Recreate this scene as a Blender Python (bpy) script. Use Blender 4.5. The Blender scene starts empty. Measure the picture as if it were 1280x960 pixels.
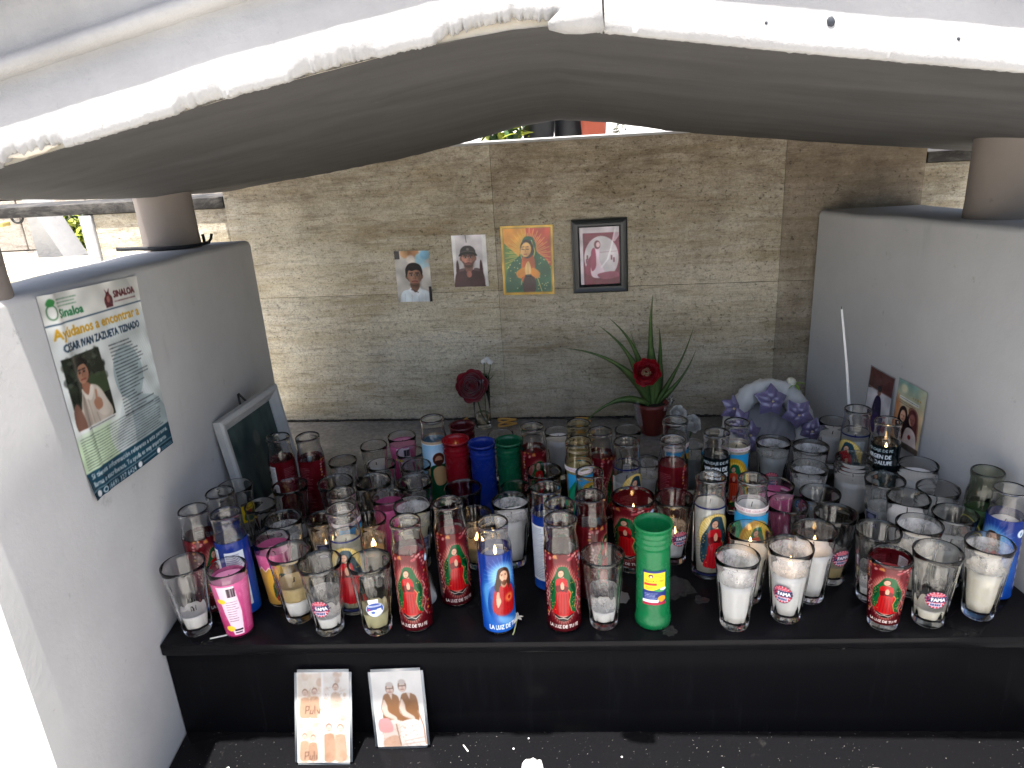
import bpy, bmesh, math, random
import numpy as np
from mathutils import Vector, Matrix, noise as mnoise
random.seed(7); rng = np.random.RandomState(7)
S = bpy.context.scene
COL = S.collection
rad = math.radians

# ------------------------------------------------------------------ camera
cam_d = bpy.data.cameras.new("camera"); cam = bpy.data.objects.new("camera", cam_d); COL.objects.link(cam)
cam_d.sensor_width = 36; cam_d.lens = 929.87 / 1280 * 36; cam_d.clip_start = .02; cam_d.clip_end = 2000
CF = Vector((-.0730294, .93760635, -.33994271)); CR = Vector((.99668453, .05635263, -.05868839)); CU = Vector((.03586994, .34310162, .93861314))
M = Matrix.Identity(4)
for i in range(3):
    M[i][0] = CR[i]; M[i][1] = CU[i]; M[i][2] = -CF[i]
M.translation = (.0752896, -1.0307928, .8327649)
cam.matrix_world = M
S.camera = cam

# ------------------------------------------------------------------ light
SUN = Vector((-.07, -.13, .985)).normalized()
W = bpy.data.worlds.new("World"); S.world = W; W.use_nodes = True
wn = W.node_tree.nodes; wl = W.node_tree.links
sky = wn.new("ShaderNodeTexSky"); sky.sky_type = 'NISHITA'; sky.sun_disc = False
sky.sun_elevation = math.asin(SUN.z); sky.sun_rotation = math.atan2(SUN.x, SUN.y)
sky.air_density = 1.0; sky.dust_density = 5.0
wl.new(sky.outputs[0], wn["Background"].inputs[0]); wn["Background"].inputs[1].default_value = .11
sd = bpy.data.lights.new("sun", 'SUN'); sd.energy = 4.2; sd.angle = rad(.5); sd.color = (1, .96, .9)
so = bpy.data.objects.new("sun", sd); COL.objects.link(so); so.rotation_euler = SUN.to_track_quat('Z', 'Y').to_euler()
S.view_settings.view_transform = 'Standard'; S.view_settings.look = 'None'
S.view_settings.exposure = 1.8; S.view_settings.gamma = 1
S.render.engine = 'CYCLES'
cy = S.cycles
cy.max_bounces = 24; cy.diffuse_bounces = 5; cy.glossy_bounces = 6; cy.transmission_bounces = 20; cy.transparent_max_bounces = 40
cy.use_denoising = True; cy.sample_clamp_indirect = 6; cy.caustics_reflective = False; cy.caustics_refractive = True
cy.use_adaptive_sampling = True; cy.adaptive_threshold = .02

# ------------------------------------------------------------------ helpers
def lin(c):
    return tuple((x / 255 / 12.92) if x / 255 <= .04045 else ((x / 255 + .055) / 1.055) ** 2.4 for x in c[:3])
def link(name, me, mat=None, parent=None):
    if mat is not None and not me.materials: me.materials.append(mat)
    o = bpy.data.objects.new(name, me); COL.objects.link(o)
    if parent is not None: o.parent = parent
    return o
def pyd(name, v, f, smooth=True):
    me = bpy.data.meshes.new(name); me.from_pydata([tuple(map(float, p)) for p in v], [], f); me.update()
    if smooth: me.shade_smooth()
    return me
def tag(o, label, cat, group=None, kind=None):
    if label: o['label'] = label
    if cat: o['category'] = cat
    if group: o['group'] = group
    if kind: o['kind'] = kind
    return o
def thing(name, label, cat, loc=(0, 0, 0), rz=0, group=None):
    o = bpy.data.objects.new(name, None); COL.objects.link(o); o.empty_display_size = .02
    o.location = loc; o.rotation_euler = (0, 0, rz)
    return tag(o, label, cat, group)
def merge(parts):
    V = []; F = []
    for v, f in parts:
        n = len(V); V += list(v); F += [tuple(i + n for i in q) for q in f]
    return V, F
def box(x0, x1, y0, y1, z0, z1):
    v = [(x0, y0, z0), (x1, y0, z0), (x1, y1, z0), (x0, y1, z0), (x0, y0, z1), (x1, y0, z1), (x1, y1, z1), (x0, y1, z1)]
    return v, [(3, 2, 1, 0), (4, 5, 6, 7), (0, 1, 5, 4), (1, 2, 6, 5), (2, 3, 7, 6), (3, 0, 4, 7)]
def bevel(me, w=.003, seg=2):
    bm = bmesh.new(); bm.from_mesh(me)
    bmesh.ops.recalc_face_normals(bm, faces=bm.faces)
    bmesh.ops.bevel(bm, geom=bm.edges[:], offset=w, segments=seg, affect='EDGES', profile=.5)
    bm.to_mesh(me); bm.free(); me.shade_smooth(); me.set_sharp_from_angle(angle=rad(40)); return me
def lathe(prof, n=40, mod=None, closed=False):
    """prof: list of (r,z); r=0 at ends closes the axis"""
    V = []; F = []; rows = []
    for r, z in prof:
        if r < 1e-6: rows.append([len(V)]); V.append((0, 0, z))
        else:
            row = []
            for i in range(n):
                a = 2 * math.pi * i / n; rr = r * (mod(a, z, r) if mod else 1)
                row.append(len(V)); V.append((rr * math.cos(a), rr * math.sin(a), z))
            rows.append(row)
    pairs = list(zip(rows, rows[1:]))
    if closed: pairs.append((rows[-1], rows[0]))
    for a, b in pairs:
        if len(a) == 1 and len(b) == 1: continue
        for i in range(n):
            j = (i + 1) % n
            if len(a) == 1: F.append((a[0], b[j], b[i]))
            elif len(b) == 1: F.append((a[i], a[j], b[0]))
            else: F.append((a[i], a[j], b[j], b[i]))
    return V, F
def tube(pts, r, n=8, cap=True):
    pts = [Vector(p) for p in pts]; V = []; F = []
    up = Vector((.3, .2, 1)).normalized()
    for i, p in enumerate(pts):
        t = (pts[min(i + 1, len(pts) - 1)] - pts[max(i - 1, 0)]).normalized()
        a = t.cross(up)
        if a.length < .05: a = t.cross(Vector((1, 0, 0)))
        a.normalize(); b = t.cross(a)
        rr = r(i / (len(pts) - 1)) if callable(r) else r
        for k in range(n):
            th = 2 * math.pi * k / n; V.append(tuple(p + (a * math.cos(th) + b * math.sin(th)) * rr))
    for i in range(len(pts) - 1):
        for k in range(n):
            F.append((i * n + k, i * n + (k + 1) % n, (i + 1) * n + (k + 1) % n, (i + 1) * n + k))
    if cap:
        F.append(tuple(range(n - 1, -1, -1))); F.append(tuple(range((len(pts) - 1) * n, len(pts) * n)))
    return V, F
def xf(vf, mat):
    return [tuple(mat @ Vector(p)) for p in vf[0]], vf[1]
def bez(a, b, c, d, n=14):
    a, b, c, d = map(Vector, (a, b, c, d)); out = []
    for i in range(n + 1):
        t = i / n; s = 1 - t; out.append(a * s ** 3 + b * 3 * s * s * t + c * 3 * s * t * t + d * t ** 3)
    return out
def interp(xs, ys, x): return float(np.interp(x, xs, ys))

# ------------------------------------------------------------------ materials
def mat(name, base=(.5, .5, .5), rough=.6, spec=.5, metal=0, **kw):
    m = bpy.data.materials.new(name); m.use_nodes = True
    b = m.node_tree.nodes["Principled BSDF"]
    b.inputs["Base Color"].default_value = (*base, 1); b.inputs["Roughness"].default_value = rough
    b.inputs["Specular IOR Level"].default_value = spec; b.inputs["Metallic"].default_value = metal
    for k, v in kw.items(): b.inputs[k.replace('_', ' ')].default_value = v
    return m
class NT:
    def __init__(s, m):
        s.m = m; s.n = m.node_tree.nodes; s.l = m.node_tree.links; s.b = s.n["Principled BSDF"]
        tc = s.n.new("ShaderNodeTexCoord"); s.co = tc.outputs["Object"]
    def mapping(s, scale=(1, 1, 1), loc=(0, 0, 0)):
        k = s.n.new("ShaderNodeMapping"); k.inputs["Scale"].default_value = scale; k.inputs["Location"].default_value = loc
        s.l.new(s.co, k.inputs[0]); return k.outputs[0]
    def noise(s, scale, detail=4, rough=.6, co=None, dist=0):
        k = s.n.new("ShaderNodeTexNoise"); k.inputs["Scale"].default_value = scale; k.inputs["Detail"].default_value = detail
        k.inputs["Roughness"].default_value = rough; k.inputs["Distortion"].default_value = dist
        s.l.new(co or s.co, k.inputs["Vector"]); return k.outputs[0]
    def ramp(s, f, stops):
        k = s.n.new("ShaderNodeValToRGB"); e = k.color_ramp.elements
        while len(e) < len(stops): e.new(.5)
        for a, (p, c) in zip(e, stops):
            a.position = p; a.color = (*(c if isinstance(c, tuple) else (c, c, c)), 1)
        s.l.new(f, k.inputs[0]); return k.outputs[0]
    def mix(s, f, a, b, mode='MIX'):
        k = s.n.new("ShaderNodeMix"); k.data_type = 'RGBA'; k.blend_type = mode
        for sock, v in ((k.inputs[0], f), (k.inputs[6], a), (k.inputs[7], b)):
            if isinstance(v, (int, float)): sock.default_value = v
            elif isinstance(v, tuple): sock.default_value = (*v, 1)
            else: s.l.new(v, sock)
        return k.outputs[2]
    def math(s, op, a, b=0):
        k = s.n.new("ShaderNodeMath"); k.operation = op
        for sock, v in ((k.inputs[0], a), (k.inputs[1], b)):
            if isinstance(v, (int, float)): sock.default_value = v
            else: s.l.new(v, sock)
        return k.outputs[0]
    def xyz(s):
        k = s.n.new("ShaderNodeSeparateXYZ"); s.l.new(s.co, k.inputs[0]); return k.outputs
    def color(s, c): s.l.new(c, s.b.inputs["Base Color"])
    def rough(s, c): s.l.new(c, s.b.inputs["Roughness"])
    def bump(s, h, strength=.3, dist=.002):
        k = s.n.new("ShaderNodeBump"); k.inputs["Strength"].default_value = strength; k.inputs["Distance"].default_value = dist
        s.l.new(h, k.inputs["Height"]); s.l.new(k.outputs[0], s.b.inputs["Normal"])

def make_plaster(name, c0, c1, stain, bumpd=.0016, scale=1.0):
    m = mat(name, c0, .75, .3); t = NT(m)
    n1 = t.noise(3.2 * scale, 6, .65); n2 = t.noise(38 * scale, 5, .7); n3 = t.noise(160, 3)
    c = t.mix(t.ramp(n1, [(.35, 0.), (.7, 1.)]), c0, c1)
    spots = t.ramp(t.noise(21, 6, .82), [(.63, 0.), (.70, 1.)])
    c = t.mix(t.math('MULTIPLY', spots, .45), c, stain)
    st = t.ramp(t.noise(5, 5, .7, t.mapping((1, 1, .3))), [(.6, 0.), (.8, 1.)])
    c = t.mix(t.math('MULTIPLY', st, .5), c, stain)
    c = t.mix(t.math('MULTIPLY', t.ramp(t.noise(7, 7, .8, t.mapping((1, 1, .8), (3, 1, 2))), [(.64, 0.), (.72, 1.)]), .3), c, tuple(v * .6 for v in stain))
    t.color(c)
    t.bump(t.math('ADD', t.math('ADD', t.math('MULTIPLY', n2, 1.), t.math('MULTIPLY', n3, .3)), t.math('MULTIPLY', t.noise(9, 4, .55, t.mapping((1, 1.6, .8)), .6), .8)), .36, bumpd); return m
M_WALL = make_plaster("grey_painted_plaster", (.44, .438, .432), (.52, .517, .51), (.22, .215, .205))
M_WHITE = make_plaster("white_painted_plaster", (.27, .267, .263), (.36, .357, .35), (.13, .12, .105), .006, 1.4)
M_COL = make_plaster("beige_column_paint", (.175, .15, .132), (.225, .195, .172), (.09, .075, .06))
M_CHIP = make_plaster("bare_plaster", (.45, .41, .34), (.56, .52, .44), (.3, .27, .22), .006, 3)

def make_soffit():
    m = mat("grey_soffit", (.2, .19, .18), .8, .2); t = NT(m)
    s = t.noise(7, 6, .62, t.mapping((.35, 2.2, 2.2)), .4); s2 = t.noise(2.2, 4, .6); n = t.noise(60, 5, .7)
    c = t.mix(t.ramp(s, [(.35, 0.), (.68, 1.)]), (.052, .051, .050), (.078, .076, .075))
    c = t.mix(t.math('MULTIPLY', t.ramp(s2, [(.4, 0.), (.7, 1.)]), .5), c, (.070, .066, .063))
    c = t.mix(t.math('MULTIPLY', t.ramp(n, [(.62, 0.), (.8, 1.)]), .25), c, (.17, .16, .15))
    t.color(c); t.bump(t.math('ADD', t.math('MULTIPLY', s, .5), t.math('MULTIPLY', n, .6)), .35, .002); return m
M_SOFFIT = make_soffit()

def make_travertine(name, warm, dirt):
    m = mat(name, (.5, .45, .38), .6, .3); t = NT(m)
    big = t.noise(3.2, 6, .62, t.mapping((.7, .7, 2.2)), .6)
    bands = t.noise(30, 8, .78, t.mapping((.11, .11, 1.0)), .35)
    thin = t.noise(95, 7, .8, t.mapping((.10, .10, 1.0)), .2)
    grain = t.noise(210, 5, .85); clus = t.noise(5.5, 5, .7, t.mapping((.8, .8, 1.6)))
    pm = t.ramp(clus, [(.40, .12), (.62, 1.)])
    pits = t.math('MULTIPLY', t.ramp(t.noise(95, 10, .86, t.mapping((.62, .62, 1.1)), .1), [(.57, 0.), (.64, 1.)]), pm)
    a, b, d = warm
    c = t.mix(t.ramp(big, [(.36, 0.), (.64, 1.)]), a, b)
    c = t.mix(t.math('MULTIPLY', t.ramp(bands, [(.44, 0.), (.58, 1.)]), .6), c, d)
    c = t.mix(t.math('MULTIPLY', t.ramp(thin, [(.52, 0.), (.62, 1.)]), .55), c, (.24, .185, .11))
    c = t.mix(t.math('MULTIPLY', t.ramp(t.math('ADD', t.math('MULTIPLY', grain, .5), t.math('MULTIPLY', t.noise(90, 8, .85), .5)), [(.48, 0.), (.60, 1.)]), .6), c, (.17, .135, .09))
    c = t.mix(t.math('MULTIPLY', t.ramp(t.noise(70, 7, .85), [(.63, 0.), (.70, 1.)]), .45), c, (.74, .71, .64))
    c = t.mix(t.math('MULTIPLY', pits, .55), c, (.12, .09, .06))
    # soot and rain stains that have run down the stone
    st = t.noise(3.4, 8, .7, t.mapping((2.4, 2.4, .8), (.3, 0, 0)), .5)
    st2 = t.noise(19, 8, .82, t.mapping((1, 1, .6)))
    sm = t.math('MULTIPLY', t.ramp(st, [(.5 - dirt * .28, 0.), (.78 - dirt * .2, 1.)]), t.ramp(st2, [(.34, .25), (.62, 1.)]))
    c = t.mix(t.math('MULTIPLY', sm, .30 + .5 * dirt), c, (.115, .090, .062))
    soot_shade = t.math('MULTIPLY', t.ramp(t.math('ADD', t.xyz()[2], t.math('MULTIPLY', t.noise(3.5, 8, .75), .6)), [(.62, 0.), (1.02, 1.)]), t.ramp(t.noise(24, 8, .85, t.mapping((.5, .5, 1.3))), [(.34, .35), (.62, 1.)]))  # ragged candle soot plus the upper wall's shade, painted in by height
    c = t.mix(t.math('MULTIPLY', soot_shade, .72 + .2 * dirt), c, (.095, .066, .040))
    t.color(c)
    h = t.math('SUBTRACT', t.math('ADD', t.math('MULTIPLY', bands, .7), t.math('ADD', t.math('MULTIPLY', thin, .5), t.math('MULTIPLY', grain, .35))), t.math('MULTIPLY', pits, .8))
    t.bump(h, 1.0, .004); return m
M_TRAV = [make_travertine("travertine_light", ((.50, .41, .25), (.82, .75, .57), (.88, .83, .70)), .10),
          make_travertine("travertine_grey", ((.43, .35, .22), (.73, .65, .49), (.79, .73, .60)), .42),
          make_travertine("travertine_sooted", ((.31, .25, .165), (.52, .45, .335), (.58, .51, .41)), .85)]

def make_granite(name, dust, speck):
    m = mat(name, (.0009, .0009, .0011), .16, .04 if speck else .10); t = NT(m)
    d = t.noise(5, 7, .7); n = t.noise(70, 5, .75); y = t.xyz()[1]
    rear = t.ramp(y, [(.55, 0.), (.74, 1.)])
    dd = t.math('MULTIPLY', t.ramp(d, [(.48, 0.), (.8, 1.)]), dust)
    c = t.mix(dd, (.006, .006, .007), (.10, .10, .10))
    if speck:
        c = t.mix(t.ramp(t.noise(230, 2, .5), [(.715, 0.), (.74, 1.)]), c, (.13, .125, .115))
        c = t.mix(t.ramp(t.noise(28, 5, .7), [(.64, 0.), (.72, .4)]), c, (.030, .029, .027))
    else:
        # cement dust settled on the back of the shelf, where nobody wipes
        gr = t.mix(t.ramp(n, [(.3, 0.), (.7, 1.)]), (.19, .185, .175), (.40, .385, .365))
        c = t.mix(t.math('MULTIPLY', rear, t.ramp(d, [(.2, .55), (.55, 1.)])), c, gr)
        c = t.mix(t.math('MULTIPLY', t.ramp(t.noise(11, 6, .7), [(.66, 0.), (.72, 1.)]), .8), c, (.16, .16, .15))
    t.color(c)
    t.rough(t.ramp(t.math('ADD', t.math('MULTIPLY', n, .5), t.math('MULTIPLY', d, .6)), [(.3, .07), (.8, .30)])); return m
M_GRAN = make_granite("black_polished_granite", .02, False)
M_STEP = make_granite("black_speckled_granite", .012, True)
def make_riser():
    m = mat("black_granite_riser", (.002, .002, .0025), .14, .02); t = NT(m)
    v = t.noise(26, 6, .7, t.mapping((1.6, 1, .18))); b = t.noise(6, 5, .6)
    f = t.math('MULTIPLY', t.ramp(v, [(.5, 0.), (.75, 1.)]), t.ramp(b, [(.4, 0.), (.7, 1.)]))
    t.color(t.mix(t.math('MULTIPLY', f, .16), (.006, .006, .007), (.028, .031, .036)))
    t.rough(t.ramp(v, [(.3, .1), (.8, .38)])); return m
M_RISER = make_riser()
M_BEAM = mat("weathered_dark_stone", (.03, .028, .026), .6, .2); _t = NT(M_BEAM)
_t.color(_t.mix(_t.ramp(_t.noise(14, 6, .7, _t.mapping((1, 1, 2)), .8), [(.45, 0.), (.72, 1.)]), (.030, .028, .026), (.13, .12, .105)))

def make_glass(name, tint=(1, 1, 1), rough=0.0, smoke=0.0):
    m = mat(name, tint, rough, .5); b = m.node_tree.nodes["Principled BSDF"]
    b.inputs["Transmission Weight"].default_value = 1; b.inputs["IOR"].default_value = 1.46
    t = NT(m)
    if smoke:
        f = t.noise(22, 5, .65, t.mapping((1, 1, .7)))
        t.rough(t.ramp(f, [(.4, 0.0), (.8, smoke)]))
    return m
M_GLASS = make_glass("clear_glass", (.99, .992, .99))
M_GLASSD = make_glass("smoky_glass", (.93, .93, .92), 0, .25)
M_GLASSB = make_glass("dark_blue_glass", (.22, .27, .42))
M_GLASSG = make_glass("dark_olive_glass", (.50, .53, .44), 0, .2)
M_GLASSA = make_glass("amber_stained_glass", (.93, .88, .72))
def make_wax(name, c, c2):
    m = mat(name, c, .42, .4); t = NT(m)
    t.color(t.mix(t.ramp(t.noise(60, 4), [(.35, 0.), (.7, 1.)]), c, c2)); t.bump(t.noise(90, 4, .6), .25, .0012)
    m.node_tree.nodes["Principled BSDF"].inputs["Emission Strength"].default_value = 0
    return m
WAX = {k: make_wax(k + "_wax", a, b) for k, a, b in [
    ('white', (.88, .87, .84), (.84, .83, .79)), ('cream', (.70, .64, .44), (.62, .57, .38)), ('tan', (.52, .39, .17), (.60, .47, .24)),
    ('yellow', (.60, .55, .30), (.5, .47, .28)), ('pink', (.80, .30, .50), (.72, .24, .42)), ('red', (.22, .015, .02), (.16, .012, .015)),
    ('blue', (.02, .05, .22), (.03, .07, .3)), ('green', (.12, .26, .12), (.16, .3, .14)), ('grey', (.50, .52, .51), (.42, .44, .43)),
    ('ivory', (.80, .75, .60), (.86, .83, .74))]}
M_WICK = mat("charred_wick", (.02, .018, .015), .9)
def make_flame():
    m = mat("flame", (1, .6, .2), .5); b = m.node_tree.nodes["Principled BSDF"]
    t = NT(m); z = t.xyz()[2]
    t.l.new(t.ramp(z, [(.0, (1., .42, .10)), (.012, (1., .72, .34)), (.02, (1., .50, .14))]), b.inputs["Emission Color"])
    b.inputs["Emission Strength"].default_value = 3.2; return m
M_FLAME = make_flame()
def make_plastic(name, c, trans=.35):
    m = mat(name, c, .22, .5); b = m.node_tree.nodes["Principled BSDF"]
    n = m.node_tree.nodes; l = m.node_tree.links
    tr = n.new("ShaderNodeBsdfTranslucent"); tr.inputs[0].default_value = (*c, 1)
    t = NT(m); cc = t.mix(t.math('MULTIPLY', t.ramp(t.noise(45, 6, .75), [(.45, 0.), (.75, 1.)]), .45), c, tuple(min(1, v * .55 + .045) for v in c)); t.color(cc); t.rough(t.ramp(t.noise(30, 5, .7), [(.35, .14), (.75, .42)])); l.new(cc, tr.inputs[0])
    mx = n.new("ShaderNodeMixShader"); mx.inputs[0].default_value = trans
    l.new(b.outputs[0], mx.inputs[1]); l.new(tr.outputs[0], mx.inputs[2]); l.new(mx.outputs[0], n["Material Output"].inputs[0]); return m
M_PL = {'green': make_plastic("green_plastic", (.008, .24, .075)), 'red': make_plastic("red_plastic", (.34, .008, .018)),
        'darkred': make_plastic("dark_red_plastic", (.085, .006, .010), .2), 'blue': make_plastic("blue_plastic", (.008, .035, .30)),
        'green2': make_plastic("deep_green_plastic", (.006, .13, .055))}
def make_print():
    m = mat("printed_paper", (.5, .5, .5), .38, .4); t = NT(m)
    a = t.n.new("ShaderNodeAttribute"); a.attribute_name = "ink"; t.color(a.outputs["Color"]); return m
M_PRINT = make_print()
M_FILM = make_print(); M_FILM.name = "glossy_printed_film"; M_FILM.node_tree.nodes["Principled BSDF"].inputs["Roughness"].default_value = .16

# ------------------------------------------------------------------ tiny print painter (flat artwork -> colour grid mesh)
_glyphs = {}
def text_tris(s):
    if s in _glyphs: return _glyphs[s]
    cu = bpy.data.curves.new("lettering", 'FONT'); cu.body = s; cu.resolution_u = 2
    o = bpy.data.objects.new("lettering", cu); COL.objects.link(o)
    dg = bpy.context.evaluated_depsgraph_get(); dg.update()
    me = o.evaluated_get(dg).to_mesh(); me.calc_loop_triangles()
    v = np.array([p.co[:2] for p in me.vertices]) if len(me.vertices) else np.zeros((0, 2))
    t = np.array([q.vertices[:] for q in me.loop_triangles], int).reshape(-1, 3)
    o.evaluated_get(dg).to_mesh_clear(); bpy.data.objects.remove(o); bpy.data.curves.remove(cu)
    _glyphs[s] = (v, t); return v, t
def smooth_poly(p, n=6):
    p = np.array(p, float); out = []
    N = len(p)
    for i in range(N):
        a, b, c, d = p[i - 1], p[i], p[(i + 1) % N], p[(i + 2) % N]
        for k in range(n):
            t = k / n
            out.append(.5 * ((2 * b) + (c - a) * t + (2 * a - 5 * b + 4 * c - d) * t * t + (3 * b - a - 3 * c + d) * t ** 3))
    return np.array(out)
class Art:
    K = 2
    def __init__(s, w, h, bg=None):
        s.w, s.h = w, h; K = s.K
        s.c = np.zeros((h * K, w * K, 3)); s.a = np.zeros((h * K, w * K))
        s.yy, s.xx = np.mgrid[0:h * K, 0:w * K]; s.xx = (s.xx + .5) / K; s.yy = (s.yy + .5) / K
        if bg is not None: s.c[:] = bg; s.a[:] = 1
    def put(s, m, col, a=1, sl=(slice(None), slice(None)), clip=False):
        m = m * a
        if clip: m = m * (s.a[sl] > .5)
        s.c[sl] = s.c[sl] * (1 - m[..., None]) + np.array(col[:3], float) * m[..., None]
        s.a[sl] = np.maximum(s.a[sl], m)
    def bb(s, x0, y0, x1, y1):
        K = s.K
        return (slice(max(0, int(y0 * K)), max(0, min(s.h * K, int(y1 * K) + 1))), slice(max(0, int(x0 * K)), max(0, min(s.w * K, int(x1 * K) + 1))))
    def poly(s, p, col, a=1, smooth=True, soft=0, clip=False):
        p = smooth_poly(p) if smooth else np.array(p, float)
        pad = soft * 2
        sl = s.bb(p[:, 0].min() - pad, p[:, 1].min() - pad, p[:, 0].max() + pad, p[:, 1].max() + pad)
        x, y = s.xx[sl], s.yy[sl]
        if x.size == 0: return
        ins = np.zeros(x.shape, bool)
        q = np.roll(p, -1, 0)
        for (ax, ay), (bx, by) in zip(p, q):
            if ay == by: continue
            ins ^= ((ay > y) != (by > y)) & (x < (bx - ax) * (y - ay) / (by - ay) + ax)
        m = ins.astype(float)
        if soft: m = blur(m, int(soft * s.K))
        s.put(m, col, a, sl, clip)
    def ell(s, cx, cy, rx, ry, col, a=1, soft=.6, rot=0, clip=False):
        R = max(rx, ry) + soft; sl = s.bb(cx - R, cy - R, cx + R, cy + R)
        x = s.xx[sl] - cx; y = s.yy[sl] - cy
        if x.size == 0: return
        co, si = math.cos(rot), math.sin(rot); x, y = x * co + y * si, -x * si + y * co
        d = np.sqrt((x / rx) ** 2 + (y / ry) ** 2); m = np.clip((1 - d) * min(rx, ry) / max(soft, .01) + .5, 0, 1)
        s.put(m, col, a, sl, clip)
    def rect(s, x0, y0, x1, y1, col, a=1, clip=False):
        sl = s.bb(x0, y0, x1 - .5 / s.K, y1 - .5 / s.K); s.put(np.ones(s.xx[sl].shape), col, a, sl, clip)
    def line(s, p, wd, col, a=1, clip=False):
        p = np.array(p, float)
        for (ax, ay), (bx, by) in zip(p, p[1:]):
            sl = s.bb(min(ax, bx) - wd, min(ay, by) - wd, max(ax, bx) + wd, max(ay, by) + wd)
            x, y = s.xx[sl], s.yy[sl]
            if x.size == 0: continue
            dx, dy = bx - ax, by - ay; L = dx * dx + dy * dy + 1e-9
            t = np.clip(((x - ax) * dx + (y - ay) * dy) / L, 0, 1)
            d = np.hypot(x - ax - t * dx, y - ay - t * dy); s.put(np.clip((wd / 2 - d) * s.K + .5, 0, 1), col, a, sl, clip)
    def text(s, st, x, y, size, col, wmax=None, rot=0, bold=0, anchor='l', arc=0):
        v, t = text_tris(st)
        if not len(t): return
        v = v * size; wd = v[:, 0].max() - v[:, 0].min(); v = v - [v[:, 0].min(), 0]
        if wmax: v = v * [wmax / wd, 1]; wd = wmax
        if anchor == 'c': v = v - [wd / 2, 0]
        if arc: v = np.stack([v[:, 0], v[:, 1] - arc * (v[:, 0] / (wd / 2)) ** 2], 1)
        co, si = math.cos(rot), math.sin(rot); v = np.stack([x + v[:, 0] * co + v[:, 1] * si, y - v[:, 1] * co + v[:, 0] * si], 1)
        for dx, dy in ([(0, 0)] if not bold else [(-bold, 0), (bold, 0), (0, bold), (0, -bold)]):
            for i in t:
                p = v[i] + [dx, dy]; sl = s.bb(p[:, 0].min(), p[:, 1].min(), p[:, 0].max(), p[:, 1].max())
                X, Y = s.xx[sl], s.yy[sl]
                if X.size == 0: continue
                a, b, c = p
                e0 = (b[0] - a[0]) * (Y - a[1]) - (b[1] - a[1]) * (X - a[0]); e1 = (c[0] - b[0]) * (Y - b[1]) - (c[1] - b[1]) * (X - b[0]); e2 = (a[0] - c[0]) * (Y - c[1]) - (a[1] - c[1]) * (X - c[0])
                m = ((e0 >= 0) & (e1 >= 0) & (e2 >= 0)) | ((e0 <= 0) & (e1 <= 0) & (e2 <= 0)); s.put(m.astype(float), col, 1, sl)
    def greek(s, x0, y0, x1, n, lead, col, wd=1.1, rag=.3, rot=0, seed=0):
        r = random.Random(seed)
        for i in range(n):
            y = y0 + i * lead; x = x0; xe = x1 - r.random() * rag * (x1 - x0)
            while x < xe:
                l = r.uniform(2, 7); yy = y + (x - x0) * rot
                s.line([(x, yy), (min(x + l, xe), yy + l * rot)], wd, col, r.uniform(.6, .95)); x += l + 1.4
    def grad(s, c0, c1, y0=0, y1=None, a=1):
        y1 = y1 or s.h; t = np.clip((s.yy - y0) / (y1 - y0), 0, 1)
        cc = np.array(c0) * (1 - t[..., None]) + np.array(c1) * t[..., None]; s.c = s.c * (1 - a) + cc * a; s.a[:] = 1
    def grain(s, amt, cell=6, seed=1):
        r = np.random.RandomState(seed); h, w = s.a.shape
        g = r.rand(h // cell + 2, w // cell + 2); g = np.kron(g, np.ones((cell, cell)))[:h, :w]; g = blur(g, cell)
        s.c = np.clip(s.c + (g[..., None] - .5) * 2 * amt, 0, 255)
    def soften(s, r=1, var=1):
        h, w = s.a.shape; q = np.random.RandomState(h); lo = blur(np.kron(q.rand(h // 24 + 2, w // 24 + 2), np.ones((24, 24)))[:h, :w], 16); s.c = np.clip(s.c * (1 - .22 * var + .44 * var * lo)[..., None], 0, 255)
        s.c = np.stack([blur(s.c[..., i], r) for i in range(3)], -1)
    def out(s):
        K = s.K; c = s.c.reshape(s.h, K, s.w, K, 3).mean((1, 3)); a = s.a.reshape(s.h, K, s.w, K).mean((1, 3)); return c, a
def blur(m, r):
    r = max(1, r)
    for _ in range(2):
        for ax in (0, 1):
            p = np.pad(m, [(r, r) if i == ax else (0, 0) for i in range(2)], mode='edge'); cs = np.cumsum(p, ax)
            cs = np.concatenate([np.zeros_like(np.take(cs, [0], ax)), cs], ax); n = 2 * r + 1
            hi = np.take(cs, range(n, cs.shape[ax]), ax); lo = np.take(cs, range(0, cs.shape[ax] - n), ax); m = (hi - lo) / n
    return m
def art_mesh(art, fn, name="print", material=None, solid=0):
    """fn(u,v) arrays in 0..1 (v down) -> xyz arrays"""
    c, a = art.out(); h, w = a.shape
    u, v = np.meshgrid(np.linspace(0, 1, w), np.linspace(0, 1, h)); X, Y, Z = fn(u, v)
    co = np.stack([X, Y, Z], -1).reshape(-1, 3)
    idx = np.arange(h * w).reshape(h, w)
    ok = np.minimum.reduce([a[:-1, :-1], a[1:, :-1], a[:-1, 1:], a[1:, 1:]]) > .35
    q = np.stack([idx[1:, :-1], idx[1:, 1:], idx[:-1, 1:], idx[:-1, :-1]], -1)[ok]
    me = bpy.data.meshes.new(name); me.vertices.add(h * w); me.vertices.foreach_set("co", co.ravel().astype(np.float32))
    n = len(q); me.loops.add(n * 4); me.loops.foreach_set("vertex_index", q.ravel().astype(np.int32))
    me.polygons.add(n); me.polygons.foreach_set("loop_start", (np.arange(n) * 4).astype(np.int32))
    me.update(calc_edges=True); me.validate()
    f = c.reshape(-1, 3) / 255; f = np.where(f <= .04045, f / 12.92, ((f + .055) / 1.055) ** 2.4)
    at = me.color_attributes.new("ink", 'FLOAT_COLOR', 'POINT')
    at.data.foreach_set("color", np.concatenate([f, np.ones((len(f), 1))], 1).ravel().astype(np.float32))
    me.materials.append(material or M_PRINT); me.shade_smooth(); return me
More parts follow.
